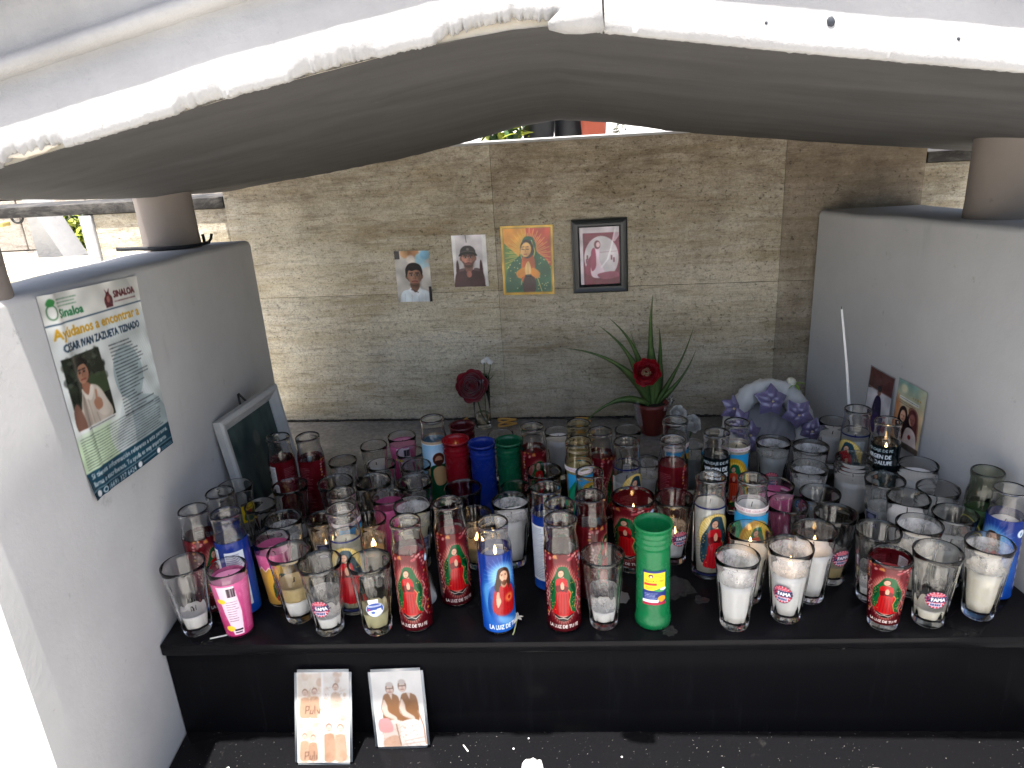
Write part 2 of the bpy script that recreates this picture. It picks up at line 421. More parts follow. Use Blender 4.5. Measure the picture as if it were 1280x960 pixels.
def flat(wd, ht, curl=0.0, wave=0.0):
    def fn(u, v):
        x = (u - .5) * wd; z = (1 - v) * ht
        y = -curl * ((u - .5) ** 2) * 4 + wave * np.sin(u * 5.2 + v * 3.1) * np.sin(v * 6 + u)
        return x, y, z
    return fn

# ------------------------------------------------------------------ artworks
SK = (214, 168, 138); SK2 = (176, 124, 96)
def robed_woman(A, cx, top, h, mantle, mantle2, gown, gown2, turn=-1, gold=(212, 176, 92), moon=True):
    """a praying figure in a hooded mantle; h = height in art units"""
    s = h / 100; P = lambda pts: [(cx + x * s * -turn, top + y * s) for x, y in pts]
    A.poly(P([(-14, 50), (14, 50), (19, 92), (6, 97), (-10, 96), (-19, 90)]), gown)
    for k in range(6): A.line(P([(-11 + k * 4.4, 54), (-15 + k * 5.6, 93)]), .9 * s + .35, gown2, .7)
    A.poly(P([(0, 0), (9, 3), (13, 13), (17, 24), (25, 42), (25, 60), (21, 78), (23, 92), (15, 88), (11, 70), (15, 54), (8, 42), (4, 27), (3, 20), (-2, 22), (-6, 40), (-12, 56), (-14, 74), (-20, 88), (-24, 78), (-24, 54), (-22, 38), (-15, 24), (-10, 12), (-6, 3)]), mantle)
    A.poly(P([(15, 26), (23, 44), (22, 62), (18, 70), (19, 52), (13, 38)]), mantle2, .8); A.poly(P([(-15, 28), (-22, 46), (-20, 62), (-16, 50)]), mantle2, .7)
    q = random.Random(3)
    for k in range(26):
        a_, b_ = q.choice([-1, 1]) * q.uniform(12, 23), q.uniform(30, 88); A.ell(cx + a_ * s, top + b_ * s, .8 * s + .15, .8 * s + .15, gold, .8, clip=True) if abs(a_) < 24 and abs(a_) > 13 else None
    A.line(P([(4, 24), (8, 42), (15, 54), (11, 70), (15, 88)]), .7 * s + .3, gold, .85)
    A.poly(P([(-9, 25), (6, 24), (10, 40), (8, 52), (-9, 52), (-12, 40)]), gown)
    A.poly(P([(-12, 40), (-2, 36), (0, 44), (-9, 51)]), gown2); A.poly(P([(10, 42), (1, 37), (0, 44), (7, 51)]), gown2)
    A.ell(cx + 1.5 * s * turn, top + 14 * s, 5.6 * s, 7.6 * s, (40, 26, 20)); A.ell(cx + 1.8 * s * turn, top + 14.6 * s, 4.6 * s, 6.6 * s, SK, rot=-.25 * turn)
    A.ell(cx + (1.8 - 1.6) * s * turn, top + 13.6 * s, .9 * s, .5 * s, (70, 40, 30), .9); A.ell(cx + (1.8 + 1.8) * s * turn, top + 13.8 * s, .9 * s, .5 * s, (70, 40, 30), .9)
    A.line([(cx + 2.2 * s * turn, top + 14 * s), (cx + 2.5 * s * turn, top + 16.6 * s)], .5 * s + .2, SK2); A.line([(cx + 1 * s * turn, top + 18.4 * s), (cx + 3.2 * s * turn, top + 18.3 * s)], .6 * s + .2, (170, 70, 60))
    A.poly(P([(-3, 36), (0, 30), (3, 36), (2, 44), (-2, 44)]), SK); A.line(P([(0, 31), (0, 44)]), .5 * s, SK2)
    A.ell(cx, top + 47 * s, 3 * s, 1.6 * s, (30, 20, 24))
    if moon:
        A.poly(P([(-17, 94), (0, 100), (17, 94), (10, 105), (0, 108), (-10, 105)]), (36, 30, 30)); A.line(P([(-15, 99), (-8, 103), (0, 101), (7, 104), (15, 98)]), 1.1 * s + .3, (222, 214, 200), .8)
def robed_man(A, cx, top, s, tunic, cloak):
    P = lambda pts: [(cx + x * s, top + y * s) for x, y in pts]
    A.poly(P([(-14, 28), (-24, 36), (-31, 60), (-30, 84), (-16, 96), (0, 99), (18, 92), (27, 74), (26, 46), (16, 32), (8, 26)]), cloak)
    A.poly(P([(-13, 33), (-20, 52), (-22, 78), (-10, 90), (8, 91), (20, 82), (22, 56), (14, 34), (4, 30)]), tunic)
    for k in range(6): A.line(P([(-10 + 5 * k, 40), (-15 + 6.4 * k, 88)]), 1.0 * s, tuple(x * .62 for x in tunic), .55)
    A.poly(P([(-9, 0), (0, -4), (9, 1), (13, 12), (14, 28), (9, 40), (7, 30), (-6, 30), (-11, 43), (-17, 34), (-13, 16)]), (58, 34, 22))
    A.ell(cx + .4 * s, top + 28 * s, 5.6 * s, 7 * s, SK2); A.ell(cx + .6 * s, top + 14 * s, 7.4 * s, 11 * s, SK)
    A.poly(P([(-6, 17), (-4, 27), (1, 31), (6, 27), (8, 17), (5, 22), (1, 20.5), (-3, 22)]), (92, 58, 38), .9)
    for dx in (-3, 4): A.ell(cx + dx * s, top + 11.6 * s, 1.4 * s, .8 * s, (50, 30, 22)); A.line(P([(dx - 2, 9.4), (dx + 2, 9.4)]), .8 * s, (70, 42, 28))
    A.line(P([(.8, 11), (1.4, 17)]), .8 * s, SK2); A.line(P([(-1.6, 22.6), (3, 22.6)]), 1.1 * s, (160, 74, 64))
    A.poly(P([(-13, 44), (-10, 42), (-9, 52), (-7, 60), (-10, 68), (-13, 73), (-15, 66), (-15, 56)]), SK); A.line(P([(-11, 42), (-10, 55)]), .9 * s, SK2)
    A.ell(cx + 9 * s, top + 57 * s, 8 * s, 8 * s, (250, 190, 90), .5, 6 * s); A.ell(cx + 9 * s, top + 57 * s, 3.2 * s, 3.8 * s, (170, 20, 24))
def roses(A, pts, r, seed, clip=True):
    q = random.Random(seed)
    for x, y in pts:
        c = q.choice([(196, 120, 120), (176, 66, 76), (160, 34, 44), (206, 156, 150), (190, 124, 66), (140, 26, 34)])
        rr = r * q.uniform(.75, 1.25); A.ell(x, y, rr, rr * .95, tuple(v * .7 for v in c), 1, 1, clip=clip); A.ell(x - .3, y - .4, rr * .8, rr * .75, c, 1, .8, clip=clip)
        for k in range(3): A.ell(x + q.uniform(-.5, .5) * rr, y + q.uniform(-.5, .5) * rr, rr * .3, rr * .22, tuple(v * .8 for v in c), .8, .6, q.random() * 3, clip=clip)
def side_panels(A, x0, y0, y1, white=(214, 212, 208), ink=(60, 50, 52), seed=3, badge=True):
    for k in range(7):
        y = y0 + 6 + k * (y1 - y0 - 10) / 7
        A.rect(x0, y, x0 + 8, y + 10, white); A.rect(x0 + 1.3, y + 1.5, x0 + 6.7, y + 8.5, (70, 40, 44)); A.ell(x0 + 4, y + 5.5, 1.4, 2.2, white)
    A.rect(x0 + 12, y0 + 2, x0 + 30, y1 - 2, white); A.greek(x0 + 13.5, y0 + 7, x0 + 28.5, int((y1 - y0 - 12) / 3.4), 3.4, ink, 1.0, .25, seed=seed)
    if badge: A.ell(x0 - 9, y0 + 10, 6.5, 7.5, (150, 196, 226)); A.ell(x0 - 9, y0 + 10.5, 1.8, 3.4, (238, 246, 250))
def art_red():
    A = Art(200, 160, (80, 10, 18)); A.grad((92, 12, 20), (64, 6, 14)); A.grain(12, 9, 4)
    cx = 100
    A.ell(cx, 82, 33, 64, (110, 34, 38), .9, 14); A.ell(cx, 82, 27, 57, (158, 80, 74), .95, 9); A.ell(cx, 82, 21, 52, (190, 126, 112), .9, 6)
    for k in range(44):
        a = 2 * math.pi * k / 44; A.line([(cx + 20 * math.sin(a), 84 - 46 * math.cos(a)), (cx + 30 * math.sin(a), 84 - 61 * math.cos(a))], .8, (240, 205, 170), .5)
    q = random.Random(5)
    roses(A, [(cx + sx * (33 + q.uniform(-2, 5)), y) for sx in (-1, 1) for y in range(8, 140, 7)] + [(cx + q.uniform(-34, 34), q.uniform(4, 15)) for _ in range(18)], 2.7, 8)
    for sx in (-1, 1): A.line([(cx + sx * (29 + 3 * math.sin(y * .2)), y) for y in range(60, 136, 6)], 1.5, (222, 190, 176), .6)
    robed_woman(A, cx, 26, 104, (10, 84, 40), (6, 52, 26), (178, 18, 22), (104, 6, 12))
    A.text("LA LUZ DE TU FE", cx, 152.5, 9, (228, 222, 214), 56, bold=.3, anchor='c')
    side_panels(A, 155, 12, 150); A.greek(6, 20, 40, 30, 4, (196, 150, 150), 1., .5, seed=9)
    for k in range(40):   # scalloped upper edge of the film
        x = k * 5; A.a[:int((2 + 2.5 * (k * 7 % 5) / 5) * 2), int(x * 2):int((x + 5) * 2)] = 0
    return A
def art_blue():
    A = Art(200, 160, (16, 52, 140)); A.grad((14, 44, 122), (22, 78, 172)); A.grain(16, 12, 2)
    cx = 104
    A.ell(cx, 90, 42, 66, (60, 140, 206), .6, 22); A.ell(cx - 2, 44, 23, 25, (136, 200, 234), .75, 12)
    for k in range(26):
        a = 2 * math.pi * k / 26; A.line([(cx + 14 * math.sin(a), 42 - 14 * math.cos(a)), (cx + 38 * math.sin(a), 46 - 42 * math.cos(a))], 1.1, (170, 216, 240), .25)
    A.poly([(cx - 34, 110), (cx - 40, 70), (cx - 26, 56), (cx - 32, 84), (cx - 22, 120), (cx + 4, 138), (cx + 26, 128), (cx + 20, 142), (cx - 10, 146)], (120, 192, 230), .6, soft=4)
    robed_man(A, cx, 30, 1.06, (168, 20, 26), (28, 74, 150))
    A.poly([(cx - 30, 118), (cx - 8, 126), (cx + 16, 124), (cx + 30, 116), (cx + 24, 138), (cx + 10, 148), (cx - 12, 146), (cx - 26, 136)], (26, 84, 170), .95, soft=3)
    A.poly([(cx - 14, 124), (cx + 8, 132), (cx + 20, 142), (cx + 4, 146), (cx - 12, 138)], (150, 204, 234), .6, soft=3)
    A.text("LA LUZ DE TU FE", cx, 153, 13, (246, 248, 250), 66, bold=.3, anchor='c')
    side_panels(A, 160, 12, 150, (226, 232, 236), (30, 50, 90), badge=False); A.ell(152, 26, 8, 8, (226, 238, 246)); A.ell(152, 27, 2, 3.8, (90, 150, 200))
    A.rect(4, 20, 40, 140, (222, 228, 232)); A.greek(6, 26, 38, 30, 3.7, (40, 60, 110), 1.1, .3, seed=6)
    return A
def art_cream():
    A = Art(200, 164); cx = 100
    for y0, y1 in ((3, 8), (153, 158)): A.rect(0, y0, 200, y1, (34, 40, 84))
    A.ell(cx, 62, 34, 46, (232, 204, 126), 1, 3); A.ell(cx, 66, 26, 40, (240, 222, 164), 1, 6)
    for k in range(52):
        a = 2 * math.pi * k / 52; r = 1 if k % 2 else .9
        A.line([(cx + 18 * math.sin(a), 78 - 40 * math.cos(a)), (cx + 42 * r * math.sin(a), 80 - 66 * r * math.cos(a))], 1.5, (206, 170, 70))
    robed_woman(A, cx, 22, 122, (34, 66, 78), (22, 44, 56), (178, 18, 30), (110, 8, 16), moon=False)
    A.rect(38, 26, 50, 140, (226, 224, 214)); A.greek(0, 0, 1, 0, 1, (0, 0, 0))
    for k in range(26): A.line([(40 + (k * 5 % 4), 30 + k * 4.2), (47 + (k * 3 % 3), 30 + k * 4.2)], 1.2, (80, 80, 90))
    side_panels(A, 158, 20, 146, badge=False); return A
def art_sky():
    A = Art(200, 164); cx = 100
    A.rect(0, 0, 200, 11, (236, 226, 222)); A.text("VIRGEN DE GUADALUPE", cx, 8, 6.5, (170, 80, 90), 86, anchor='c'); A.greek(8, 5.5, 50, 1, 4, (170, 90, 96), seed=2); A.greek(150, 5.5, 196, 1, 4, (170, 90, 96), seed=4)
    A.rect(54, 16, 146, 158, (46, 160, 214))
    A.poly([(54, 60), (74, 30), (92, 70), (106, 52), (146, 84), (146, 158), (54, 158)], (16, 122, 84), smooth=False); A.poly([(54, 78), (70, 44), (84, 84), (54, 110)], (30, 150, 110), smooth=False)
    A.ell(cx + 10, 92, 38, 66, (214, 160, 40), 1, 2, clip=True); A.ell(cx + 10, 94, 31, 58, (246, 214, 84), 1, 3, clip=True)
    for k in range(40):
        a = 2 * math.pi * k / 40; A.line([(cx + 10 + 24 * math.sin(a), 94 - 46 * math.cos(a)), (cx + 10 + 36 * math.sin(a), 93 - 63 * math.cos(a))], 1.2, (190, 120, 24), .7, clip=True)
    robed_woman(A, cx + 10, 40, 96, (20, 104, 66), (12, 74, 48), (206, 70, 40), (150, 30, 24), moon=False)
    q = random.Random(3)
    A.poly([(54, 130), (76, 124), (104, 138), (146, 120), (146, 158), (54, 158)], (24, 84, 36), smooth=False)
    roses(A, [(q.uniform(56, 144), q.uniform(120, 156)) for _ in range(34)] + [(q.uniform(56, 68), q.uniform(80, 120)) for _ in range(8)], 4, 6)
    side_panels(A, 158, 20, 146, badge=False); return A
def art_black():
    A = Art(200, 160, (10, 20, 22)); A.grad((12, 24, 26), (6, 12, 14)); cx = 100
    A.text("MENSAJE DE FE", cx, 14, 9, (206, 216, 214), 60, anchor='c', bold=.2)
    A.text("VIRGEN DE", cx, 30, 13, (244, 246, 244), 54, anchor='c', bold=.6); A.text("GUADALUPE", cx, 44, 13, (244, 246, 244), 60, anchor='c', bold=.6)
    q = random.Random(2)
    for k in range(60):
        x, y = q.uniform(50, 150), q.uniform(56, 150); r = q.uniform(4, 9); g = q.uniform(70, 200)
        for j in range(6): A.ell(x + r * .5 * math.cos(j), y + r * .5 * math.sin(j), r * .5, r * .34, (g * .9, g, g * .98), .55, 1, j)
        A.ell(x, y, r * .25, r * .25, (30, 40, 40), .8)
    robed_woman(A, cx, 62, 84, (40, 60, 58), (24, 40, 40), (190, 200, 196), (120, 130, 128), moon=False)
    side_panels(A, 158, 14, 150, (200, 206, 204), (30, 30, 30), badge=False); return A
def art_ray():
    A = Art(200, 160, (120, 186, 224)); cx = 100
    for k in range(60):
        a = 2 * math.pi * k / 60; A.line([(cx, 46), (cx + 90 * math.sin(a), 46 - 90 * math.cos(a))], 2, (232, 244, 250), .7)
    A.rect(0, 0, 200, 7, (196, 170, 140)); A.rect(0, 7, 200, 9, (244, 240, 230))
    A.poly([(70, 160), (64, 100), (78, 66), (100, 60), (122, 66), (136, 100), (130, 160)], (10, 74, 44)); A.poly([(84, 76), (100, 64), (118, 76), (114, 110), (90, 112)], (196, 160, 110))
    A.ell(cx, 46, 15, 17, (84, 40, 30)); A.ell(cx, 48, 9, 11, SK2); A.poly([(90, 50), (110, 50), (106, 63), (94, 63)], (70, 36, 28)); side_panels(A, 160, 20, 150, badge=False); return A
def art_olive():
    A = Art(200, 160); A.rect(0, 20, 200, 30, (60, 92, 58)); cx = 100
    A.ell(cx, 78, 30, 42, (196, 190, 90)); A.ell(cx, 78, 27, 39, (56, 62, 52)); A.poly([(80, 112), (84, 92), (100, 86), (116, 92), (120, 112)], (150, 120, 96)); A.ell(cx, 70, 13, 17, (50, 32, 24)); A.ell(cx, 72, 8, 11, SK2)
    side_panels(A, 158, 40, 146, (150, 156, 140), badge=False); return A
def art_pink(variant=0):
    A = Art(170, 110, (206, 84, 136)); A.grad((214, 104, 152), (182, 50, 106)); A.grain(14, 5, 3)
    for k in range(150):
        q = random.Random(k + variant * 999); x, y = q.uniform(0, 170), q.uniform(0, 110); A.line([(x, y), (x + q.uniform(-3, 3), y + q.uniform(2, 8))], .9, (244, 150, 190), .5)
    if variant == 0:
        A.poly([(66, 4), (92, 4), (98, 60), (96, 106), (78, 106), (70, 60)], (238, 214, 226), smooth=False)
        for k in range(9): A.rect(80 + k * 1.4, 8, 80 + k * 1.4 + (.6 + (k * 7 % 3) * .35), 26, (50, 30, 44))
        A.greek(76, 36, 94, 9, 5, (110, 70, 100), 1.2, .3, seed=3); A.ell(69, 34, 7, 5, (240, 212, 60)); A.ell(73, 92, 8, 6, (240, 212, 60)); A.rect(80, 94, 95, 98, (30, 26, 36)); A.rect(80, 100, 93, 103, (90, 60, 90)); A.greek(104, 10, 118, 20, 4.6, (250, 170, 204), 1, .4, seed=5)
    else:
        A.poly([(0, 34)] + [(x, 26 + 9 * ((x // 7) % 2)) for x in range(0, 171, 7)] + [(170, 110), (0, 110)], (196, 150, 70), smooth=False)
        A.line([(x, 26 + 9 * ((x // 7) % 2)) for x in range(0, 171, 7)], 1.6, (250, 226, 220)); A.ell(85, 66, 24, 42, (226, 176, 66), 1, 4); robed_woman(A, 85, 40, 62, (50, 80, 56), (34, 58, 40), (170, 50, 50), (110, 30, 34))
    return A
def art_fama():
    A = Art(46, 50); A.ell(23, 25, 22.5, 24.5, (34, 20, 52)); A.ell(23, 25, 20.5, 22.5, (186, 30, 52))
    for k in range(18):
        a = 2 * math.pi * k / 18; A.line([(23 + 9 * math.sin(a), 25 - 9 * math.cos(a)), (23 + 20.5 * math.sin(a), 25 - 22.5 * math.cos(a))], 2.0, (226, 214, 224), .9)
    A.rect(12, 7, 34, 13, (186, 40, 66)); A.greek(13.5, 10, 33, 1, 4, (246, 230, 234), 1.5, 0, seed=1)
    A.poly([(3.5, 16.5), (42.5, 14.5), (43, 30), (5, 32)], (18, 28, 82), smooth=False); A.line([(5, 20), (9, 18.4), (11, 22), (7, 27)], 1.6, (226, 60, 80)); A.text("FAMA", 13.5, 29, 14, (248, 248, 250), 27, bold=.5, rot=-.05)
    A.rect(11, 33.5, 35, 42.5, (206, 208, 224))
    for k in range(5): A.rect(12.5 + k * 4.4, 35, 15.6 + k * 4.4, 41, (34, 46, 106))
    return A
def art_bluesticker():
    A = Art(46, 56); A.rect(9, 0, 33, 13, (240, 240, 236)); A.greek(12, 6, 30, 2, 4, (150, 140, 150), 1, seed=2)
    A.ell(23, 32, 22, 22, (226, 230, 240)); A.ell(23, 32, 20, 20, (52, 82, 160)); A.rect(8, 19, 38, 23, (232, 236, 246)); A.greek(10, 21, 36, 1, 3, (40, 60, 130), 1.3, 0, seed=4); A.poly([(5, 38), (20, 32), (34, 34), (41, 40), (30, 50), (14, 50)], (238, 240, 246)); A.rect(28, 30, 38, 38, (240, 240, 250)); A.ell(18, 40, 5, 4, (80, 110, 180)); A.ell(9, 31, 3, 3, (200, 50, 70)); return A
def art_dark():
    A = Art(44, 52, (34, 36, 52)); A.rect(2, 2, 42, 50, (190, 194, 206)); A.rect(4, 4, 40, 48, (40, 44, 66)); A.ell(22, 17, 11, 9, (120, 124, 150)); A.greek(8, 31, 36, 3, 4.6, (206, 208, 220), 1.6, .2, seed=8); A.rect(8, 42, 36, 46, (200, 200, 210)); return A
def art_round():
    A = Art(44, 50); A.ell(22, 25, 21.5, 24.5, (226, 234, 242)); A.ell(22, 25, 19.5, 22, (60, 130, 190)); A.poly([(17, 14), (24, 8), (28, 18), (27, 36), (16, 36)], (150, 70, 66)); A.ell(23, 13, 3.6, 4.2, SK); A.rect(8, 34, 36, 42, (232, 236, 242)); A.greek(9, 38, 34, 1, 3, (60, 80, 120), 1.4, 0, seed=3); A.ell(12, 22, 4, 5, (200, 220, 240), .7); return A
def art_greenlabel():
    A = Art(52, 88, (22, 44, 118)); A.rect(3, 6, 49, 50, (240, 214, 30)); A.ell(18, 14, 5, 5, (90, 40, 30)); A.ell(18, 15.5, 3, 3, (230, 200, 170)); A.greek(26, 13, 46, 2, 4, (110, 90, 20), 1.1, seed=3); A.text("Santa Cruz", 7, 28, 7.5, (80, 66, 20), 38); A.rect(4, 31, 30, 37, (206, 44, 34)); A.greek(8, 42, 30, 2, 3.5, (120, 100, 30), 1.1, seed=5)
    A.poly([(0, 48), (18, 52), (34, 46), (52, 52), (52, 88), (0, 88)], (22, 44, 118), smooth=False); A.poly([(24, 50), (40, 44), (51, 46), (44, 54)], (60, 150, 80)); A.ell(44, 47, 7, 3.4, (240, 246, 246)); A.greek(5, 58, 34, 5, 3.7, (220, 226, 246), 1.2, .3, seed=7); A.ell(41, 72, 9, 8, (240, 160, 30)); A.rect(0, 74, 34, 81, (236, 238, 246)); A.rect(0, 81, 52, 88, (170, 28, 60)); return A
def art_yellow():
    A = Art(46, 60, (236, 206, 30)); A.rect(0, 0, 46, 8, (30, 30, 40)); A.poly([(6, 40), (14, 22), (26, 30), (40, 20), (42, 50), (10, 54)], (36, 90, 50)); A.ell(22, 30, 8, 8, (190, 40, 44)); A.ell(32, 44, 7, 6, (60, 70, 150)); A.greek(6, 14, 40, 2, 4, (60, 40, 20), 1.3, seed=2); return A

def bust(A, cx, cy, s, skin, hair, shirt, cap=None, collar=None, beard=False):
    P = lambda pts: [(cx + x * s, cy + y * s) for x, y in pts]; dk = tuple(v * .72 for v in skin)
    A.poly(P([(-6, 18), (6, 18), (9, 26), (24, 31), (30, 48), (30, 80), (-30, 80), (-30, 48), (-24, 31), (-9, 26)]), shirt)
    for k in range(4): A.line(P([(-20 + k * 13, 36), (-24 + k * 14, 78)]), 1.2 * s, tuple(v * .8 for v in shirt), .5)
    A.poly(P([(-7, 12), (7, 12), (8, 24), (0, 33), (-8, 24)]), dk)
    if collar: A.poly(P([(-9, 24), (0, 35), (-5, 40), (-14, 29)]), collar, smooth=False); A.poly(P([(9, 24), (0, 35), (5, 40), (14, 29)]), collar, smooth=False)
    A.ell(cx, cy - 1 * s, 15.5 * s, 18 * s, hair); 
    for e in (-1, 1): A.ell(cx + e * 14.2 * s, cy + 3 * s, 2.6 * s, 4.6 * s, dk)
    A.ell(cx, cy + 2 * s, 13 * s, 17 * s, skin); A.ell(cx + 6 * s, cy + 5 * s, 6 * s, 11 * s, dk, .35, 5 * s)
    A.ell(cx - 5 * s, cy - 1 * s, 4.5 * s, 8 * s, tuple(min(255, v * 1.14) for v in skin), .55, 4 * s); A.ell(cx, cy + 19 * s, 9 * s, 4 * s, tuple(v * .45 for v in skin), .6, 4 * s); A.ell(cx + 10 * s, cy, 3.5 * s, 15 * s, tuple(v * .5 for v in skin), .5, 4 * s)
    if beard: A.poly(P([(-11, 8), (-9, 17), (0, 21), (9, 17), (11, 8), (6, 12), (0, 10), (-6, 12)]), hair, .55)
    for e in (-1, 1):
        A.line(P([(e * 8.5, -3), (e * 3, -3.4)]), 1.7 * s, tuple(v * .8 for v in hair), .9); A.ell(cx + e * 5.4 * s, cy + .4 * s, 4.2 * s, 2.6 * s, tuple(v * .6 for v in skin), .7, 1.6 * s); A.ell(cx + e * 5.4 * s, cy + .6 * s, 2.6 * s, 1.4 * s, (214, 204, 196)); A.ell(cx + e * 5.4 * s, cy + .6 * s, 1.5 * s, 1.5 * s, (24, 16, 14))
    A.poly(P([(.2, -1), (1.6, -1), (3.4, 6.6), (2, 8.6), (-2.6, 8.2), (-3, 6.8)]), tuple(v * .66 for v in skin), .75); A.ell(cx - .6 * s, cy + 4 * s, 1.1 * s, 4.4 * s, tuple(min(255, v * 1.22) for v in skin), .6, 1.2 * s); A.line(P([(-5, 12.4), (0, 11.6), (5, 12.4)]), 1.9 * s, (112, 52, 50)); A.line(P([(-3.4, 14.2), (3.4, 14.2)]), 1.6 * s, (168, 96, 88), .8)
    if cap:
        A.poly(P([(-15, -4), (-15, -13), (-9, -20), (0, -22), (9, -20), (15, -13), (15, -4), (8, -7), (-8, -7)]), cap); A.poly(P([(-18.5, -1.5), (-14, -8.5), (0, -11), (14, -8.5), (18.5, -1.5), (9, -4.4), (-9, -4.4)]), tuple(v * .45 for v in cap)); A.line(P([(-14, -9), (0, -11.6), (14, -9)]), 1.2 * s, (96, 90, 88)); A.ell(cx, cy - 15 * s, 3 * s, 2.2 * s, (120, 112, 108), .8); A.ell(cx, cy - 2.5 * s, 12 * s, 2.4 * s, (40, 26, 22), .55, 2 * s)
    else: A.poly(P([(-15, 4), (-16, -10), (-9, -20), (2, -22), (12, -18), (16, -8), (15, 3), (12, -6), (4, -9), (-4, -7), (-10, -8), (-13, -2)]), hair)
def art_boy():
    A = Art(96, 138, (190, 184, 176)); A.grad((202, 196, 188), (182, 178, 172)); A.rect(0, 0, 14, 22, (60, 56, 56))
    for x, y, r, c in ((30, 6, 14, (198, 150, 100)), (52, 8, 16, (170, 120, 80)), (70, 22, 15, (150, 196, 214)), (84, 10, 14, (120, 170, 196)), (44, 24, 12, (226, 216, 206)), (82, 42, 12, (176, 206, 216))): A.ell(x, y, r, r, c, .9, 5)
    A.poly([(60, 60), (96, 44), (96, 100), (70, 96)], (206, 200, 192)); bust(A, 50, 64, 1.45, (168, 124, 100), (26, 20, 20), (214, 224, 230), collar=(228, 234, 238))
    A.rect(88, 96, 96, 138, (40, 36, 40)); A.line([(38, 104), (58, 112)], 1.4, (40, 40, 60)); A.grain(7, 4); A.soften(1); return A
def art_man():
    A = Art(94, 138, (206, 200, 200)); A.grad((212, 206, 208), (196, 190, 190)); A.rect(0, 0, 10, 138, (226, 224, 222)); A.rect(82, 0, 94, 138, (222, 220, 218)); A.line([(38, 0), (40, 20)], 1.2, (50, 44, 40))
    for x in (8, 72): A.poly([(x, 138), (x, 84), (x + 4, 66), (x + 8, 84), (x + 9, 138)], (66, 34, 36))
    bust(A, 42, 58, 1.35, (190, 132, 112), (44, 32, 28), (74, 48, 50), cap=(50, 46, 46), beard=True); A.ell(42, 104, 7, 9, (186, 120, 104)); A.poly([(4, 138), (8, 98), (30, 88), (36, 108), (44, 138)], (80, 52, 54), .8); A.poly([(82, 138), (80, 98), (58, 88), (50, 108), (42, 138)], (70, 44, 46), .8); A.grain(8, 4); A.soften(1); return A
def art_gold():
    A = Art(140, 188, (206, 164, 52)); A.grad((224, 188, 80), (184, 138, 36)); A.line([(5, 5), (135, 5), (135, 183), (5, 183), (5, 5)], 1, (120, 84, 20)); A.rect(8, 8, 132, 180, (70, 120, 50))
    A.poly([(8, 8), (70, 8), (60, 100), (8, 50)], (226, 150, 40), smooth=False); A.poly([(66, 8), (132, 8), (132, 110), (80, 90)], (196, 76, 54), smooth=False); A.poly([(8, 46), (60, 96), (20, 180), (8, 180)], (86, 128, 48), smooth=False)
    for k in range(70):
        a = 2 * math.pi * k / 70; L = 62 if k % 2 else 52; A.line([(72 + 26 * math.sin(a), 84 - 34 * math.cos(a)), (72 + L * math.sin(a), 90 - L * 1.32 * math.cos(a))], 1.5, (240, 206, 96), .85, clip=True)
    P = lambda p: [(72 + x, y) for x, y in p]
    A.poly(P([(-4, 30), (12, 32), (20, 48), (24, 72), (46, 92), (58, 120), (56, 178), (30, 184), (-20, 184), (-62, 180), (-60, 130), (-44, 98), (-22, 78), (-16, 48), (-12, 36)]), (12, 92, 62)); A.line(P([(10, 40), (18, 70), (10, 100), (22, 140), (34, 180)]), 2, (232, 200, 110)); A.line(P([(-14, 44), (-20, 76), (-14, 110), (-22, 160)]), 1.8, (232, 200, 110))
    q = random.Random(4)
    for k in range(46):
        x, y = q.uniform(-56, 54), q.uniform(84, 176); A.ell(72 + x, y, 1.5, 1.5, (236, 220, 150), .9)
    A.poly(P([(-14, 82), (12, 80), (18, 112), (16, 150), (-18, 152), (-20, 110)]), (196, 92, 36)); A.poly(P([(-12, 140), (14, 140), (16, 178), (-16, 178)]), (50, 24, 26)); A.poly(P([(-34, 126), (-12, 112), (-4, 128), (-26, 142)]), (222, 140, 40)); A.poly(P([(30, 128), (12, 114), (2, 128), (22, 144)]), (222, 140, 40))
    A.ell(69, 63, 18, 25, (22, 18, 18)); A.ell(66, 65, 14, 20, (236, 186, 112), rot=.18); A.ell(72, 69, 7, 14, (196, 136, 74), .5, 5)
    for e in (-5.5, 3.5): A.line([(62 + e * 1.2, 63), (68.5 + e * 1.2, 64.4)], 2, (40, 24, 18)); A.line([(61 + e * 1.2, 58), (69 + e * 1.2, 57)], 1.4, (60, 36, 24))
    A.line([(66, 62), (64, 72)], 1.5, (170, 104, 58)); A.line([(61, 77), (68, 77)], 2.2, (170, 50, 44))
    A.poly(P([(-10, 112), (-1, 96), (6, 112), (4, 132), (-8, 132)]), (236, 192, 120)); A.line(P([(-2, 100), (-2, 130)]), 1, (180, 120, 60)); A.ell(70, 136, 9, 4, (24, 18, 20)); A.grain(8, 5)
    A.rect(0, 0, 8, 188, (206, 164, 52)); A.rect(132, 0, 140, 188, (206, 164, 52)); A.rect(0, 180, 140, 188, (206, 164, 52)); A.rect(0, 0, 140, 7, (216, 176, 64)); A.line([(7, 7), (133, 7), (133, 181), (7, 181), (7, 7)], .9, (110, 70, 20)); A.soften(1); return A
